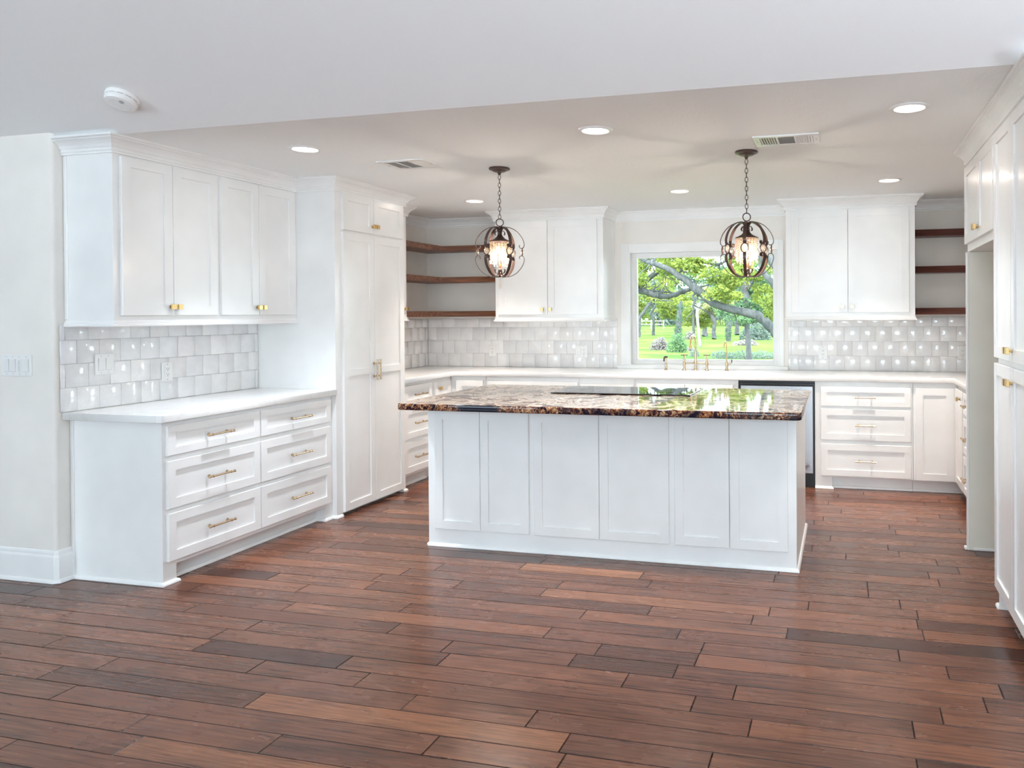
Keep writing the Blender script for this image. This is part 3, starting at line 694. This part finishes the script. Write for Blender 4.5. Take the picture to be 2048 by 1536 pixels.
# ------------------------------------------------------------------ plates on the walls (local: x right, -y out)
def plate(name, label, cat, loc, rot, w, h, kinds, pitch=.046):
    p = thing(name, label, cat, loc, rot)
    m = MB(); m.box(-w/2,w/2,-.006,-.0003,-h/2,h/2,.0025,2)
    m.done('plate', WHITEPL, p)
    n = len(kinds)
    for i, k in enumerate(kinds):
        x = (i-(n-1)/2)*pitch; sc = MB()
        for s in (-1,1): sc.box(x-.0022,x+.0022,-.0066,-.0055,s*h*.40-.0022,s*h*.40+.0022)
        if k == 's':
            r = MB(); r.loops([[(x-.0165,-.006,-.034),(x+.0165,-.006,-.034),(x+.0165,-.006,.034),(x-.0165,-.006,.034)],[(x-.0165,-.0065,-.034),(x+.0165,-.0065,-.034),(x+.0165,-.0105,.034),(x-.0165,-.0105,.034)]])
            g = r.done('rocker', WHITEPL, p)
            sc.box(x-.0175,x+.0175,-.0064,-.0055,-.0352,-.0340); sc.box(x-.0175,x-.0167,-.0064,-.0055,-.034,.034); sc.box(x+.0167,x+.0175,-.0064,-.0055,-.034,.034)
        elif k == 'f':
            r = MB(); r.box(x-.0165,x+.0165,-.0085,-.005,-.034,.034,.001); g = r.done('timer_panel', WHITEPL, p)
            for q in range(7): sc.box(x-.007,x+.007,-.0089,-.008,-.028+q*.0085,-.0255+q*.0085)
        else:
            r = MB(); r.box(x-.0165,x+.0165,-.0082,-.005,-.034,.034,.002); g = r.done('receptacle', WHITEPL, p)
            for s in (-1,1):
                z = s*.017
                sc.box(x-.0078,x-.0055,-.0086,-.008,z-.001,z+.008); sc.box(x+.0055,x+.0078,-.0086,-.008,z-.001,z+.007)
                sc.lathe([(.0028,0),(.0028,.0006)], (x,-.0080,z-.008), 8, '-y')
        sc.done('slots', SLOT if k == 'o' else GREYM, g)
    return p
plate('switch_plate', 'four-gang white switch plate on the left foreground wall', 'light switch', (-4.285,YS-.0005,1.172), 0, .212, .118, 'ssfs')
plate('switch_plate', 'two-gang white switch plate on the left glossy tiles', 'light switch', (XL+.0105,4.628,1.163), RL, .118, .118, 'ss')
plate('wall_outlet', 'white duplex outlet on the glossy tiles above the left counter', 'outlet', (XL+.0105,5.180,1.088), RL, .078, .118, 'o')
plate('wall_outlet', 'white duplex outlet on the back tiles below the wood corner shelves', 'outlet', (-3.330,YB-.0105,1.076), 0, .075, .118, 'o')
plate('switch_outlet_plate', 'two-gang white plate with switch and outlet left of the window', 'outlet', (-2.414,YB-.0105,1.069), 0, .120, .118, 'so')
plate('wall_outlet', 'white duplex outlet just right of the window, under the wall cabinet', 'outlet', (-.187,YB-.0105,1.076), 0, .078, .122, 'o')
plate('wall_outlet', 'white duplex outlet farthest right, beside the refrigerator panel', 'outlet', (.958,YB-.0105,1.079), 0, .078, .122, 'o')

# ------------------------------------------------------------------ ceiling fittings
CANS = [(-2.967,5.075,CANC,'recessed ceiling light above the left wall cabinet, nearest the smoke alarm'),(-1.243,5.10,CANC,'recessed ceiling light in the front row, centre of the kitchen'),(.295,5.06,CANW,'large recessed ceiling light at upper right, nearest the tall cabinet'),
        (-2.985,7.90,CANW,'recessed ceiling light behind the left pendant, near the corner shelves'),(-1.236,7.86,CANW,'recessed ceiling light in the back row, in front of the window'),(.312,7.78,CANW,'recessed ceiling light above the right wall cabinet')]
for x, y, mt, lb in CANS:
    c = thing('recessed_light', lb, 'ceiling light', (x,y,ZC-.0005), group='recessed kitchen ceiling lights')
    MB().lathe([(.068,-.004),(.072,-.008),(.088,-.006),(.094,-.001),(.094,0),(.066,0),(.066,-.004)], (0,0,0), 36, cap=False).done('trim_ring', TRIM, c, smooth=True)
    MB().lathe([(.069,-.003),(.0,-.0032)], (0,0,0), 36).done('lens', mt, c)
    warm = mt is CANW
    lc = ((1,.90,.80) if y > 6 else (.98,.95,.93)) if warm else (.86,.93,1); near = x > 0 and y < 6
    light('recessed_light_lamp', 'AREA', (x,y,ZC-.012), 1.0 if near else (1.8 if y < 6 else 1.2), lc, (x,y,0), shape='DISK', size=.13)
    light('recessed_light_lamp', 'SPOT', (x,y,ZC-.012), 65 if near else 150, lc, (x,y,0), spot_size=1.6 if not near else 1.3, spot_blend=1.0, shadow_soft_size=.06)
def vent(label, x, y, w, d, pattern):
    v = thing('ceiling_vent', label, 'air vent', (x,y,ZC-.0005))
    m = MB(); t = .008; b_ = .034; w *= KX; d *= KY
    m.box(-w/2,w/2,-d/2,-d/2+b_,-t,0,.002); m.box(-w/2,w/2,d/2-b_,d/2,-t,0,.002); m.box(-w/2,-w/2+b_,-d/2+b_,d/2-b_,-t,0,.002); m.box(w/2-b_,w/2,-d/2+b_,d/2-b_,-t,0,.002)
    m.done('frame', WHITEPL, v)
    MB().box(-w/2+b_,w/2-b_,-d/2+b_,d/2-b_,-.0015,-.0005).done('duct_backing', SLOT if pattern else GREYM, v)
    x0, x1, y0, y1 = -w/2+b_, w/2-b_, -d/2+b_, d/2-b_
    L3 = (x1-x0)/3
    for a, bb in ((x0,x0+L3),(x1-L3,x1)):                       # slats across, throwing air sideways
        n_ = 7 if pattern else 9
        for k in range(n_):
            xx = a+(k+.5)*(bb-a)/n_; sgn = -1 if a < 0 else 1; th = .0012
            m = MB(); m.loops([[(xx-.006*sgn-th,yy,-.007),(xx-.006*sgn+th,yy,-.007),(xx+.004*sgn+th,yy,-.0016),(xx+.004*sgn-th,yy,-.0016)] for yy in (y0,y1)]); m.done('slat', WHITEPL, v)
    for k in range(13):
        yy = y0+(k+.5)*(y1-y0)/13; m = MB(); m.loops([[(xx,yy-.010,-.0075),(xx,yy-.008,-.0078),(xx,yy+.010,-.0020),(xx,yy+.008,-.0016)] for xx in (x0+L3,x1-L3)]); m.done('slat', WHITEPL, v)
    m = MB(); m.box(x0+L3-.004,x0+L3+.004,y0,y1,-.008,-.001); m.box(x1-L3-.004,x1-L3+.004,y0,y1,-.008,-.001); m.done('divider', WHITEPL, v)
    MB().lathe([(.004,0),(.004,.002)], (-w/2+.018,0,-.0099), 10).lathe([(.004,0),(.004,.002)], (w/2-.018,0,-.0099), 10).done('screw', GREYM, v)
vent('white ceiling air vent left of the left pendant', -2.636,5.815,.325,.350, False)
vent('white ceiling air vent with dark slots above the right pendant', -.304,5.752,.352,.330, True)
# smoke alarm on the vault
sa = thing('smoke_alarm', 'round white smoke alarm on the sloped ceiling at upper left', 'smoke alarm', (-3.335,3.985,ZC+(YF-3.985)*ZS-.001)); sa.rotation_euler = (-math.atan(ZS/KY),0,0)
MB().lathe([(.0,0),(.072,0),(.074,-.006),(.073,-.016),(.070,-.019)], (0,0,0), 40).done('base', WHITEPL, sa, smooth=True)
MB().lathe([(.0,-.0185),(.069,-.0185),(.0695,-.024),(.071,-.026),(.0705,-.036),(.064,-.045),(.048,-.050),(.046,-.0485),(.0,-.049)], (0,0,0), 40).done('cover', WHITEPL, sa, smooth=True, ang=30)
m = MB()
for k in range(12):
    a0 = 2*PI*k/12
    pts = [[(.0712*math.cos(a0+q*.38),.0712*math.sin(a0+q*.38),z) for z in (-.0205,-.0235)] for q in (0,.25,.5,.75,1)]
    for A, B in zip(pts, pts[1:]): m.quad(A[0],B[0],B[1],A[1])
m.done('sensor_slot', GREYM, sa)
MB().lathe([(.011,0),(.010,.003)], (.030,-.018,-.0520), 16).done('test_button', GREYM, sa)

# ------------------------------------------------------------------ pendants
def pendant(label, x, y, zc, nrib, rot):
    """origin at the ceiling; zc = globe centre below the ceiling"""
    p = thing('pendant_light', label, 'pendant light', (x,y,ZC-.0005), group='crystal globe pendants over the island')
    MB().lathe([(.0,0),(.066,0),(.069,-.004),(.069,-.010),(.060,-.014),(.046,-.017),(.044,-.022),(.030,-.027),(.012,-.029),(.010,-.040),(.006,-.046),(.0,-.046)], (0,0,0), 36).done('ceiling_canopy', BRONZE, p, smooth=True, ang=35)
    top = zc+.165; z0, z1 = -.048, top+.055
    n_ = max(6, round((z0-z1)/.0265)); st = (z0-z1)/n_
    for k in range(n_):
        zz = z0-st*(k+.5); a = 0 if k%2 else PI/2; a += rot
        ax = Vector((math.cos(a),math.sin(a),0)); m = MB(); m.ring((0,0,zz), st*.62, .0022, ax, Vector((0,0,1)), 14, 6, 1.0, .52); m.done('chain_link', BRONZE, p, smooth=True)
    MB().ring((0,0,top+.031), .024, .0032, (math.sin(.4),-math.cos(.4),0), Vector((0,0,1)), 22, 8).done('top_ring', BRONZE, p, smooth=True)
    MB().lathe([(.0,.172),(.006,.172),(.009,.160),(.013,.150),(.012,.135),(.016,.128),(.013,.120),(.020,.104),(.034,.090),(.055,.079),(.068,.074),(.070,.070),(.068,.068),(.050,.072),(.0,.072)], (0,0,zc), 28).done('bell_cap', BRONZE, p, smooth=True, ang=40)
    H = .150
    for k in range(nrib):
        a = rot+2*PI*k/nrib
        up = smoothpath([(.012,.134),(.018,.152),(.036,.164),(.070,.160),(.110,.138),(.142,.100),(.157,.064),(.158,.040),(.148,.026),(.134,.026),(.127,.036),(.130,.046)], 5)
        rb = MB(); rb.band(up, .019, .0040, a, (0,0,zc)); rb.band([(r_,-z_) for r_,z_ in up], .019, .0040, a, (0,0,zc)); R_ = rb.done('rib', BRONZE, p, smooth=True, ang=40)
        c3 = (math.cos(a)*.147, math.sin(a)*.147, zc); tg = Vector((-math.sin(a),math.cos(a),0))
        d_ = Vector((math.cos(a),math.sin(a),0)); q = MB(); q.ball((0,0,0), .0205, 2)
        for v in q.bm.verts: v.co = Vector(c3)+v.co-d_*(v.co.dot(d_)*.5)
        q.done('crystal_medallion', CRYSTAL, R_, smooth=True)
        MB().ring(c3, .0225, .0032, d_, Vector((0,0,1)), 22, 8, 1.18, 1.0).done('medallion_ring', BRONZE, R_, smooth=True)
    for sgn, base in ((1,.128),(-1,-.128)):
        for k in range(6):
            a = rot+.5+2*PI*k/6; pth = smoothpath([(.010,sgn*.0+base),(.018,base+sgn*.012),(.030,base+sgn*.010),(.038,base-sgn*.004),(.035,base-sgn*.014),(.029,base-sgn*.012)], 4)
            MB().band(pth, [.011-.006*i/len(pth) for i in range(len(pth))], .0016, a, (0,0,zc)).done('leaf_scroll', BRONZE, p, smooth=True)
    MB().lathe([(.0,-.166),(.006,-.166),(.010,-.158),(.012,-.148),(.009,-.138),(.014,-.128),(.012,-.116),(.006,-.110),(.0,-.110)], (0,0,zc), 20).done('bottom_hub', BRONZE, p, smooth=True)
    MB().lathe([(.007,-.110),(.007,-.078),(.0,-.078)], (0,0,zc), 12).done('candle_sleeve', plain('amber_sleeve', (.55,.26,.08), .4), p, smooth=True)
    for (bx,by,bz) in ((0,0,.0),(.018,.010,.015),(-.016,.012,.02),(.0,-.02,.01)):
        MB().lathe([(.0,-.020),(.006,-.018),(.0085,-.006),(.006,.008),(.0015,.020),(.0,.022)], (bx,by,zc+bz), 12).done('bulb', FLAME, p, smooth=True)
    rnd = random.Random(5)
    for R_, n_, zt, ln in ((.063,20,.066,.120),(.040,12,.062,.135)):
        for k in range(n_):
            a = 2*PI*k/n_+rot; m = MB(); q = .062+(zt-.066); i = 0; l_ = ln+rnd.uniform(-.006,.012)
            while .066-q < l_:
                m.ball((R_*math.cos(a),R_*math.sin(a),zc+q), .0052, 1, 1.15); q -= .0128
            m.lathe([(.0,-.016),(.0035,-.012),(.004,-.004),(.0,.006)], (R_*math.cos(a),R_*math.sin(a),zc+q), 6)
            m.done('bead_strand', CRYSTAL, p)
    MB().tube([(0,0,zc-.166),(0,0,zc-.195)], .0009, 6).done('drop_hook', BRONZE, p)
    MB().lathe([(.0,-.245),(.005,-.238),(.0085,-.226),(.006,-.210),(.002,-.196),(.0,-.194)], (0,0,zc), 8).done('crystal_drop', CRYSTAL, p)
    light('pendant_lamp', 'POINT', (x,y,ZC+zc-.04), 6.5, (1,.90,.80), shadow_soft_size=.02)
pendant('left crystal globe pendant, hanging in front of the corner shelves', -2.166,6.20,-.557,6,math.radians(20))
pendant('right crystal globe pendant, hanging in front of the window', -.557,6.10,-.590,8,math.radians(2))

# ------------------------------------------------------------------ garden seen through the window
ZG = -.40
m = MB(); m.bm.faces.new([m.bm.verts.new(v) for v in ((-160,YB+.15,ZG),(90,YB+.15,ZG),(90,330,ZG-.1),(-160,330,ZG-.1))]); g_ = m.done('lawn', GRASS); struct(g_)
def leaves(name, mat, blobs, parent=None, size=.06, flat=False, seed=1):
    """blobs: (x,y,z,rx,ry,rz,count); every leaf is its own small folded blade"""
    rnd = random.Random(seed); bm = bmesh.new(); lay = bm.loops.layers.float_color.new('tone')
    for (x,y,z,rx,ry,rz,n) in blobs:
        tb = rnd.uniform(-.18,.18)
        for _ in range(n):
            while True:
                a, b, c = rnd.uniform(-1,1), rnd.uniform(-1,1), rnd.uniform(-1,1)
                if a*a+b*b+c*c < 1: break
            p = Vector((x+a*rx, y+b*ry, z+c*rz)); d = Vector((rnd.gauss(0,1),rnd.gauss(0,1),rnd.gauss(0,1))).normalized(); e = d.orthogonal().normalized(); s = size*rnd.uniform(.6,1.5)
            q = d.cross(e)*s*.15
            V = [bm.verts.new(v) for v in (p-d*s, p-e*s*.5+q, p+d*s, p+e*s*.5+q)]
            f = bm.faces.new(V); t = min(1,max(0,.5+tb+rnd.uniform(-.35,.35)))
            for l in f.loops: l[lay] = (t,t,t,1)
    me = bpy.data.meshes.new(name); bm.to_mesh(me); bm.free(); me.materials.append(mat)
    o = bpy.data.objects.new(name, me); COL.objects.link(o)
    if parent is not None: o.parent = parent
    return o
def limb(name, chains, parent, mat=BARK, seed=0):
    m = MB(); rnd = random.Random(seed)
    for ch in chains:
        pts = smoothpath(ch, 4); P = [(p[0]+rnd.uniform(-1,1)*p[3]*.15, p[1]+rnd.uniform(-1,1)*p[3]*.4, p[2]+rnd.uniform(-1,1)*p[3]*.15) for p in pts]
        m.tube(P, [max(.004,p[3]) for p in pts], 9)
    return m.done(name, mat, parent, smooth=True, ang=80)
def twigs(chains, n, L, seed, r0=.02):
    """small crooked side branches growing from the given limbs"""
    rnd = random.Random(seed); out = []
    for ch in chains:
        for _ in range(n):
            i = rnd.randrange(len(ch)-1); a, b = ch[i], ch[i+1]; t = rnd.random(); p = [a[j]+(b[j]-a[j])*t for j in range(3)]
            d = Vector((rnd.uniform(-1,1),rnd.uniform(-.6,.6),rnd.uniform(-.5,1))).normalized(); c = [(p[0],p[1],p[2],r0)]; q = Vector(p); l = L*rnd.uniform(.5,1.2)
            for k in range(4):
                d = (d+Vector((rnd.uniform(-.7,.7),rnd.uniform(-.3,.3),rnd.uniform(-.5,.6)))).normalized(); q = q+d*l/4; c.append((q.x,q.y,q.z,r0*(1-(k+1)/5)))
            out.append(c)
    return out
def tree(name, label, chains, crown, mat=LEAF, size=.06, seed=1, bark=BARK, tw=6, L=1.0, vine=None, group=None, cat='tree'):
    b0 = chains[0][0]; t = thing(name, label, cat, (b0[0],b0[1],ZG), group=group, world=True); inv = Vector((b0[0],b0[1],ZG))
    tr = [[(p[0]-inv.x,p[1]-inv.y,p[2]-inv.z,p[3]) for p in ch] for ch in chains]
    limb('trunk', tr, t, bark, seed)
    ts = twigs(tr, tw, L, seed+9)
    if ts: limb('branches', ts, t, bark, seed+1)
    bl = [(x-inv.x,y-inv.y,z-inv.z,rx,ry,rz,n) for x,y,z,rx,ry,rz,n in crown]
    if bl: leaves('foliage', mat, bl, t, size, seed=seed)
    if vine: leaves('climbing_vine', LEAFD, [(x-inv.x,y-inv.y,z-inv.z,rx,ry,rz,n) for x,y,z,rx,ry,rz,n in vine], t, size*.8, seed=seed+3)
    return t
def scatter(x0,x1,z0,z1,y,dy,nb,r,n,seed):
    rnd = random.Random(seed)
    return [(rnd.uniform(x0,x1), y+rnd.uniform(-dy,dy), rnd.uniform(z0,z1), r*rnd.uniform(.6,1.3), r, r*rnd.uniform(.35,.8), n) for _ in range(nb)]
# the nearest old oak: trunk stands right of the view, limbs reach across the window
A = [(1.9,26.4,ZG,.42),(1.2,26.2,.6,.34),(.3,26.0,.35,.26),(-.64,26.0,.10,.19),(-1.09,26.0,.40,.16),(-1.62,26.0,.87,.137),(-1.78,26.0,1.06,.131),(-2.13,26.0,1.37,.118),(-2.61,26.0,1.5,.1),(-3.01,26.0,1.6,.1),(-3.33,26.0,1.77,.106),(-3.62,26.0,2.02,.113),(-3.93,26.0,2.3,.094),(-4.28,26.0,2.53,.082),(-4.63,26.0,2.71,.069),(-5.03,26.0,2.84,.057),(-5.25,26.0,3.0,.044),(-5.53,26.0,3.16,.032),(-6.3,26,3.4,.02)]
A1 = [(-4.8,26,2.76,.03),(-4.72,26,2.94,.018),(-4.75,26,3.04,.013),(-4.65,26,3.3,.008)]
A2 = [(-3.60,26,2.0,.038),(-3.76,26,1.9,.031),(-3.72,26,1.75,.028),(-3.76,26,1.61,.031),(-3.70,26,1.52,.02)]
A3 = [(-4.2,26,2.5,.05),(-3.6,26,2.75,.04),(-3.1,26,2.7,.03),(-2.6,26.2,2.95,.02)]
cr = scatter(-5.6,-1.3,2.35,3.5,26.4,.8,46,.34,150,3)+scatter(-3.3,-2.0,1.75,2.5,25.8,.4,18,.26,130,4)+scatter(-2.2,-1.2,1.3,2.2,26.6,.6,12,.26,130,5)+scatter(-4.4,-3.4,2.3,2.9,25.8,.3,9,.2,110,6)
tree('oak_tree', 'nearest spreading oak whose long limb crosses the window diagonally', [A,A1,A2,A3], cr, LEAF, .045, 2, tw=8, L=.9)
B = [(-8.5,28,ZG,.34),(-8.1,28,.8,.26),(-7.3,28,1.9,.18),(-6.6,28,2.3,.12),(-5.97,28,2.29,.085),(-5.66,28,2.15,.095),(-5.31,28,2.03,.088),(-4.96,28,1.92,.081),(-4.61,28,1.94,.068),(-4.29,28,2.07,.068),(-4.08,28,2.12,.055),(-3.7,28,2.2,.02)]
B2 = [(-5.86,28,2.1,.082),(-5.61,28,2.17,.068),(-5.31,28,2.41,.068),(-5.01,28,2.62,.068),(-4.69,28,2.56,.06),(-4.2,28,2.6,.03)]
B3 = [(-5.5,28,2.1,.03),(-5.0,28,2.07,.028),(-4.5,28,2.0,.02)]
tree('oak_tree', 'oak with a looping limb entering the window view from the left', [B,B2,B3], scatter(-6.2,-4.0,2.3,3.3,28.6,.6,22,.32,130,7)+scatter(-5.9,-5.2,2.2,2.6,27.8,.3,5,.2,90,8), LEAF, .05, 12, tw=7, L=.8)
# big dark-leaved oak trunk right of centre and the pale limbs at the right edge
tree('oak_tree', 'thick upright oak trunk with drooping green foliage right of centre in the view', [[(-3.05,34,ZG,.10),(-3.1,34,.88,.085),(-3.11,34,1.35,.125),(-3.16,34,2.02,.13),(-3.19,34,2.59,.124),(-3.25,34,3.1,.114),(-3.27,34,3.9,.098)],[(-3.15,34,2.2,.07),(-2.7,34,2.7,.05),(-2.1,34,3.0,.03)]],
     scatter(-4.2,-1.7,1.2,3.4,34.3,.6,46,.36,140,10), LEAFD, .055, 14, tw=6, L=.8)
tree('oak_tree', 'leaning grey oak limbs at the right edge of the window view', [[(1.4,24,ZG,.22),(.3,24,.7,.17),(-.6,24,1.35,.13),(-1.3,24,1.84,.103),(-1.62,24,2.15,.08),(-1.86,24,2.49,.057),(-1.9,24,2.83,.046),(-2.2,24,3.2,.03)],[(-1.1,24,1.7,.10),(-1.36,23.6,2.29,.11),(-1.58,23.6,2.6,.09),(-1.8,23.6,2.95,.07)]],
     scatter(-1.75,-1.2,1.2,1.9,24.8,.3,9,.22,150,15), LEAF, .045, 16, tw=3, L=.5)
# mid-distance trunks
tree('oak_tree', 'curved oak at the far left of the lawn, leaning right', [[(-15.45,77,ZG-.03,.21),(-15.37,77,.2,.165),(-15.33,77,.94,.15),(-14.99,77,1.53,.135),(-14.46,77,2.27,.127),(-14.08,77,2.71,.12),(-13.3,77,3.4,.08)],[(-14.3,77,2.5,.06),(-13.49,77,2.48,.052),(-12.68,77,2.4,.03)],[(-15.36,77,.94,.127),(-15.51,77,1.68,.085),(-15.58,77,2.7,.067)]], scatter(-15.8,-12.2,2.4,5.2,78,1.2,34,.7,120,21)+scatter(-15.9,-15.2,1.2,2.4,78,.5,8,.45,90,22), LEAF, .10, 20, L=1.6)
tree('oak_tree', 'slim grey oak just right of the leftmost one', [[(-15.93+.4,84,ZG-.07,.15),(-15.5,84,.25,.114),(-15.5,84,.89,.106),(-15.75,84,1.46,.098),(-15.4,84,1.9,.073),(-15.1,84,2.6,.057)]], scatter(-15.6,-12.2,1.2,3.4,85,1,34,.6,110,23), LEAF, .10, 24, L=1.2)
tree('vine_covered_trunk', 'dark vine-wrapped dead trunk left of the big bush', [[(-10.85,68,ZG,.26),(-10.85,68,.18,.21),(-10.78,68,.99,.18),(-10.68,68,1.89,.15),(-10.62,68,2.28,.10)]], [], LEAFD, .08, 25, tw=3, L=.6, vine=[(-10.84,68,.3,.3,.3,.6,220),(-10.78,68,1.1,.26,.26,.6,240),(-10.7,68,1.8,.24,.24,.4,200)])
tree('oak_tree', 'dark straight trunk with hanging green leaves behind the pale snag', [[(-10.38,72,ZG,.12),(-10.37,72,.41,.10),(-10.36,72,1.23,.09),(-10.29,72,2.2,.069)]], scatter(-11.1,-8.9,.5,2.6,72.6,.6,30,.42,120,27), LEAF, .085, 28, L=1.0)
tree('dead_tree', 'pale bare snag leaning in the middle of the lawn', [[(-7.55,55,ZG,.085),(-7.59,55,-.2,.078),(-7.66,55,.65,.074),(-7.72,55,1.59,.079),(-7.55,55,2.0,.10),(-7.39,55,2.16,.08),(-7.3,55,2.3,.04)],[(-7.72,55,1.7,.06),(-7.95,55,1.85,.07),(-8.02,55,1.75,.05)]], [(-7.45,55,2.15,.22,.2,.2,110)], LEAFD, .05, 29, bark=BARKP, tw=3, L=.5)
tree('oak_tree', 'leafy oak with a short dark trunk behind the pale snag', [[(-10.62,80,ZG,.25),(-10.65,80,.44,.154),(-10.76,80,1.6,.116)]], scatter(-11.4,-9.9,.6,2.2,80,.6,14,.5,130,31), LEAF, .09, 32, L=.8)
tree('oak_tree', 'forked grey oak standing alone on the lawn, centre of the window', [[(-8.80,71,ZG,.17),(-8.80,71,.27,.138),(-8.76,71,.81,.138),(-9.03,71,1.36,.09),(-9.43,71,1.63,.069),(-9.87,71,2.0,.04)],[(-8.76,71,.81,.09),(-8.56,71,1.22,.069),(-8.22,71,1.6,.055)],[(-8.78,71,.9,.06),(-8.83,71,1.6,.05),(-8.68,71,2.3,.03)]], scatter(-9.9,-7.6,1.5,3.2,71,.6,24,.5,110,33), LEAFY, .09, 34, L=1.0)
tree('oak_tree', 'vine-green forked trunk right of the lone grey oak', [[(-7.26,66,ZG,.17),(-7.23,66,.37,.158),(-7.19,66,1.11,.139),(-7.47,66,1.36,.063),(-7.65,66,1.7,.044)],[(-7.19,66,1.05,.095),(-6.92,66,1.29,.07),(-6.62,66,1.5,.051)]], scatter(-7.9,-6.2,1.5,2.9,66.6,.6,16,.42,110,35), LEAFY, .08, 36, L=.8, vine=[(-7.25,66,.1,.24,.24,.5,200),(-7.2,66,.8,.22,.22,.5,200)])
tree('oak_tree', 'grey oak behind the brush heap at right, left one of two', [[(-8.61,85,ZG,.22),(-8.6,85,.38,.163),(-8.52,85,.85,.139),(-8.21,85,1.3,.081)]], scatter(-9.2,-7.2,1.3,3.0,86,.8,16,.5,100,37), LEAF, .10, 38, L=1.0)
tree('oak_tree', 'leaning grey oak behind the brush heap at right, right one of two', [[(-7.75,82,ZG,.18),(-7.48,82,.41,.141),(-7.17,82,.94,.10),(-6.9,82,1.5,.07)]], scatter(-7.6,-5.2,1.0,3.0,83,.8,18,.5,100,39), LEAFG, .10, 40, L=1.0)
# heaps and bushes
def heap(name, label, cat, x, y, rx, rz, mat, n, size, seed):
    o = leaves(name, mat, [(0,0,0,rx,rx*.7,rz,n),(rx*.3,.1,rz*.2,rx*.5,rx*.4,rz*.9,n//3)], None, size, seed=seed); o.location = (x,y,ZG); tag(o, label, cat); return o
heap('brush_pile', 'pinkish brown heap of cut twigs on the lawn, left of the bush', 'brush pile', -8.95,50,.50,.60,TWIG,900,.06,51)
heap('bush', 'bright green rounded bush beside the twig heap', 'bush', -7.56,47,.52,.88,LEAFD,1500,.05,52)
heap('brush_pile', 'low pale heap of twigs right of the faucet spout', 'brush pile', -7.30,49,.30,.16,TWIG,300,.05,53)
heap('brush_pile', 'long low greyish white brush heap on the right of the lawn', 'brush pile', -5.40,58,.75,.30,TWIG,900,.07,54)
heap('brush_pile', 'tall grey-green tangle of brush under the leaning limb', 'brush pile', -5.85,70,1.15,1.15,LEAFG,1500,.09,55)
heap('brush_pile', 'small grey-violet mound of brush beside the dark straight trunk', 'brush pile', -10.44,70.6,.40,.55,TWIG,350,.08,56)
o = leaves('hedge', LEAFG, [(-5.0+.22*k,0,0,.22,.3,.30+.05*math.sin(k*1.7),260) for k in range(13)], None, .035, seed=57); o.location = (0,41,ZG); tag(o, 'low grey-green hedge just beyond the window, lower right', 'hedge')
heap('bush', 'small grey-green bush left end of the low hedge', 'bush', -6.1,42.5,.24,.34,LEAFG,420,.035,58)
# distant tree line closing the view
for k in range(16):
    x = -36+k*3.3; y = 146+(k%3)*9; tree('distant_tree', 'one of the blurred green trees along the far edge of the pasture', [[(x,y,ZG-.1,.3),(x,y,3,.2)]], scatter(x-2.6,x+2.6,-.2,7.5,y,1.5,26,1.5,70,70+k), (LEAFG,LEAFD,LEAF)[k%3], .30, 90+k, tw=0, group='trees along the far edge of the pasture')
fe = thing('rail_fence', 'distant pale rail fence at the far left of the lawn', 'fence', (-23.6,118,ZG), world=True)
MB().box(-3,3,-.03,.03,.9,1.0).box(-3,3,-.03,.03,.5,.6).done('rail', BARKP, fe)
for k in range(5): MB().box(-3+k*1.5,-2.88+k*1.5,-.06,.06,0,1.1).done('post', BARKP, fe)

# ------------------------------------------------------------------ plan units -> metres
def scale_mesh(o):
    if o.type == 'MESH': o.data.transform(Matrix.Diagonal((KX,KY,1,1)))
    for ch in KIDS.get(o, []): scale_mesh(ch)
KIDS = {}
for o in bpy.data.objects:
    if o.parent is not None: KIDS.setdefault(o.parent, []).append(o)
for o in list(bpy.data.objects):
    if o.parent is not None or o.type == 'CAMERA': continue
    o.location.x *= KX; o.location.y *= KY
    if o.type == 'MESH' or o.name in WORLD: scale_mesh(o)
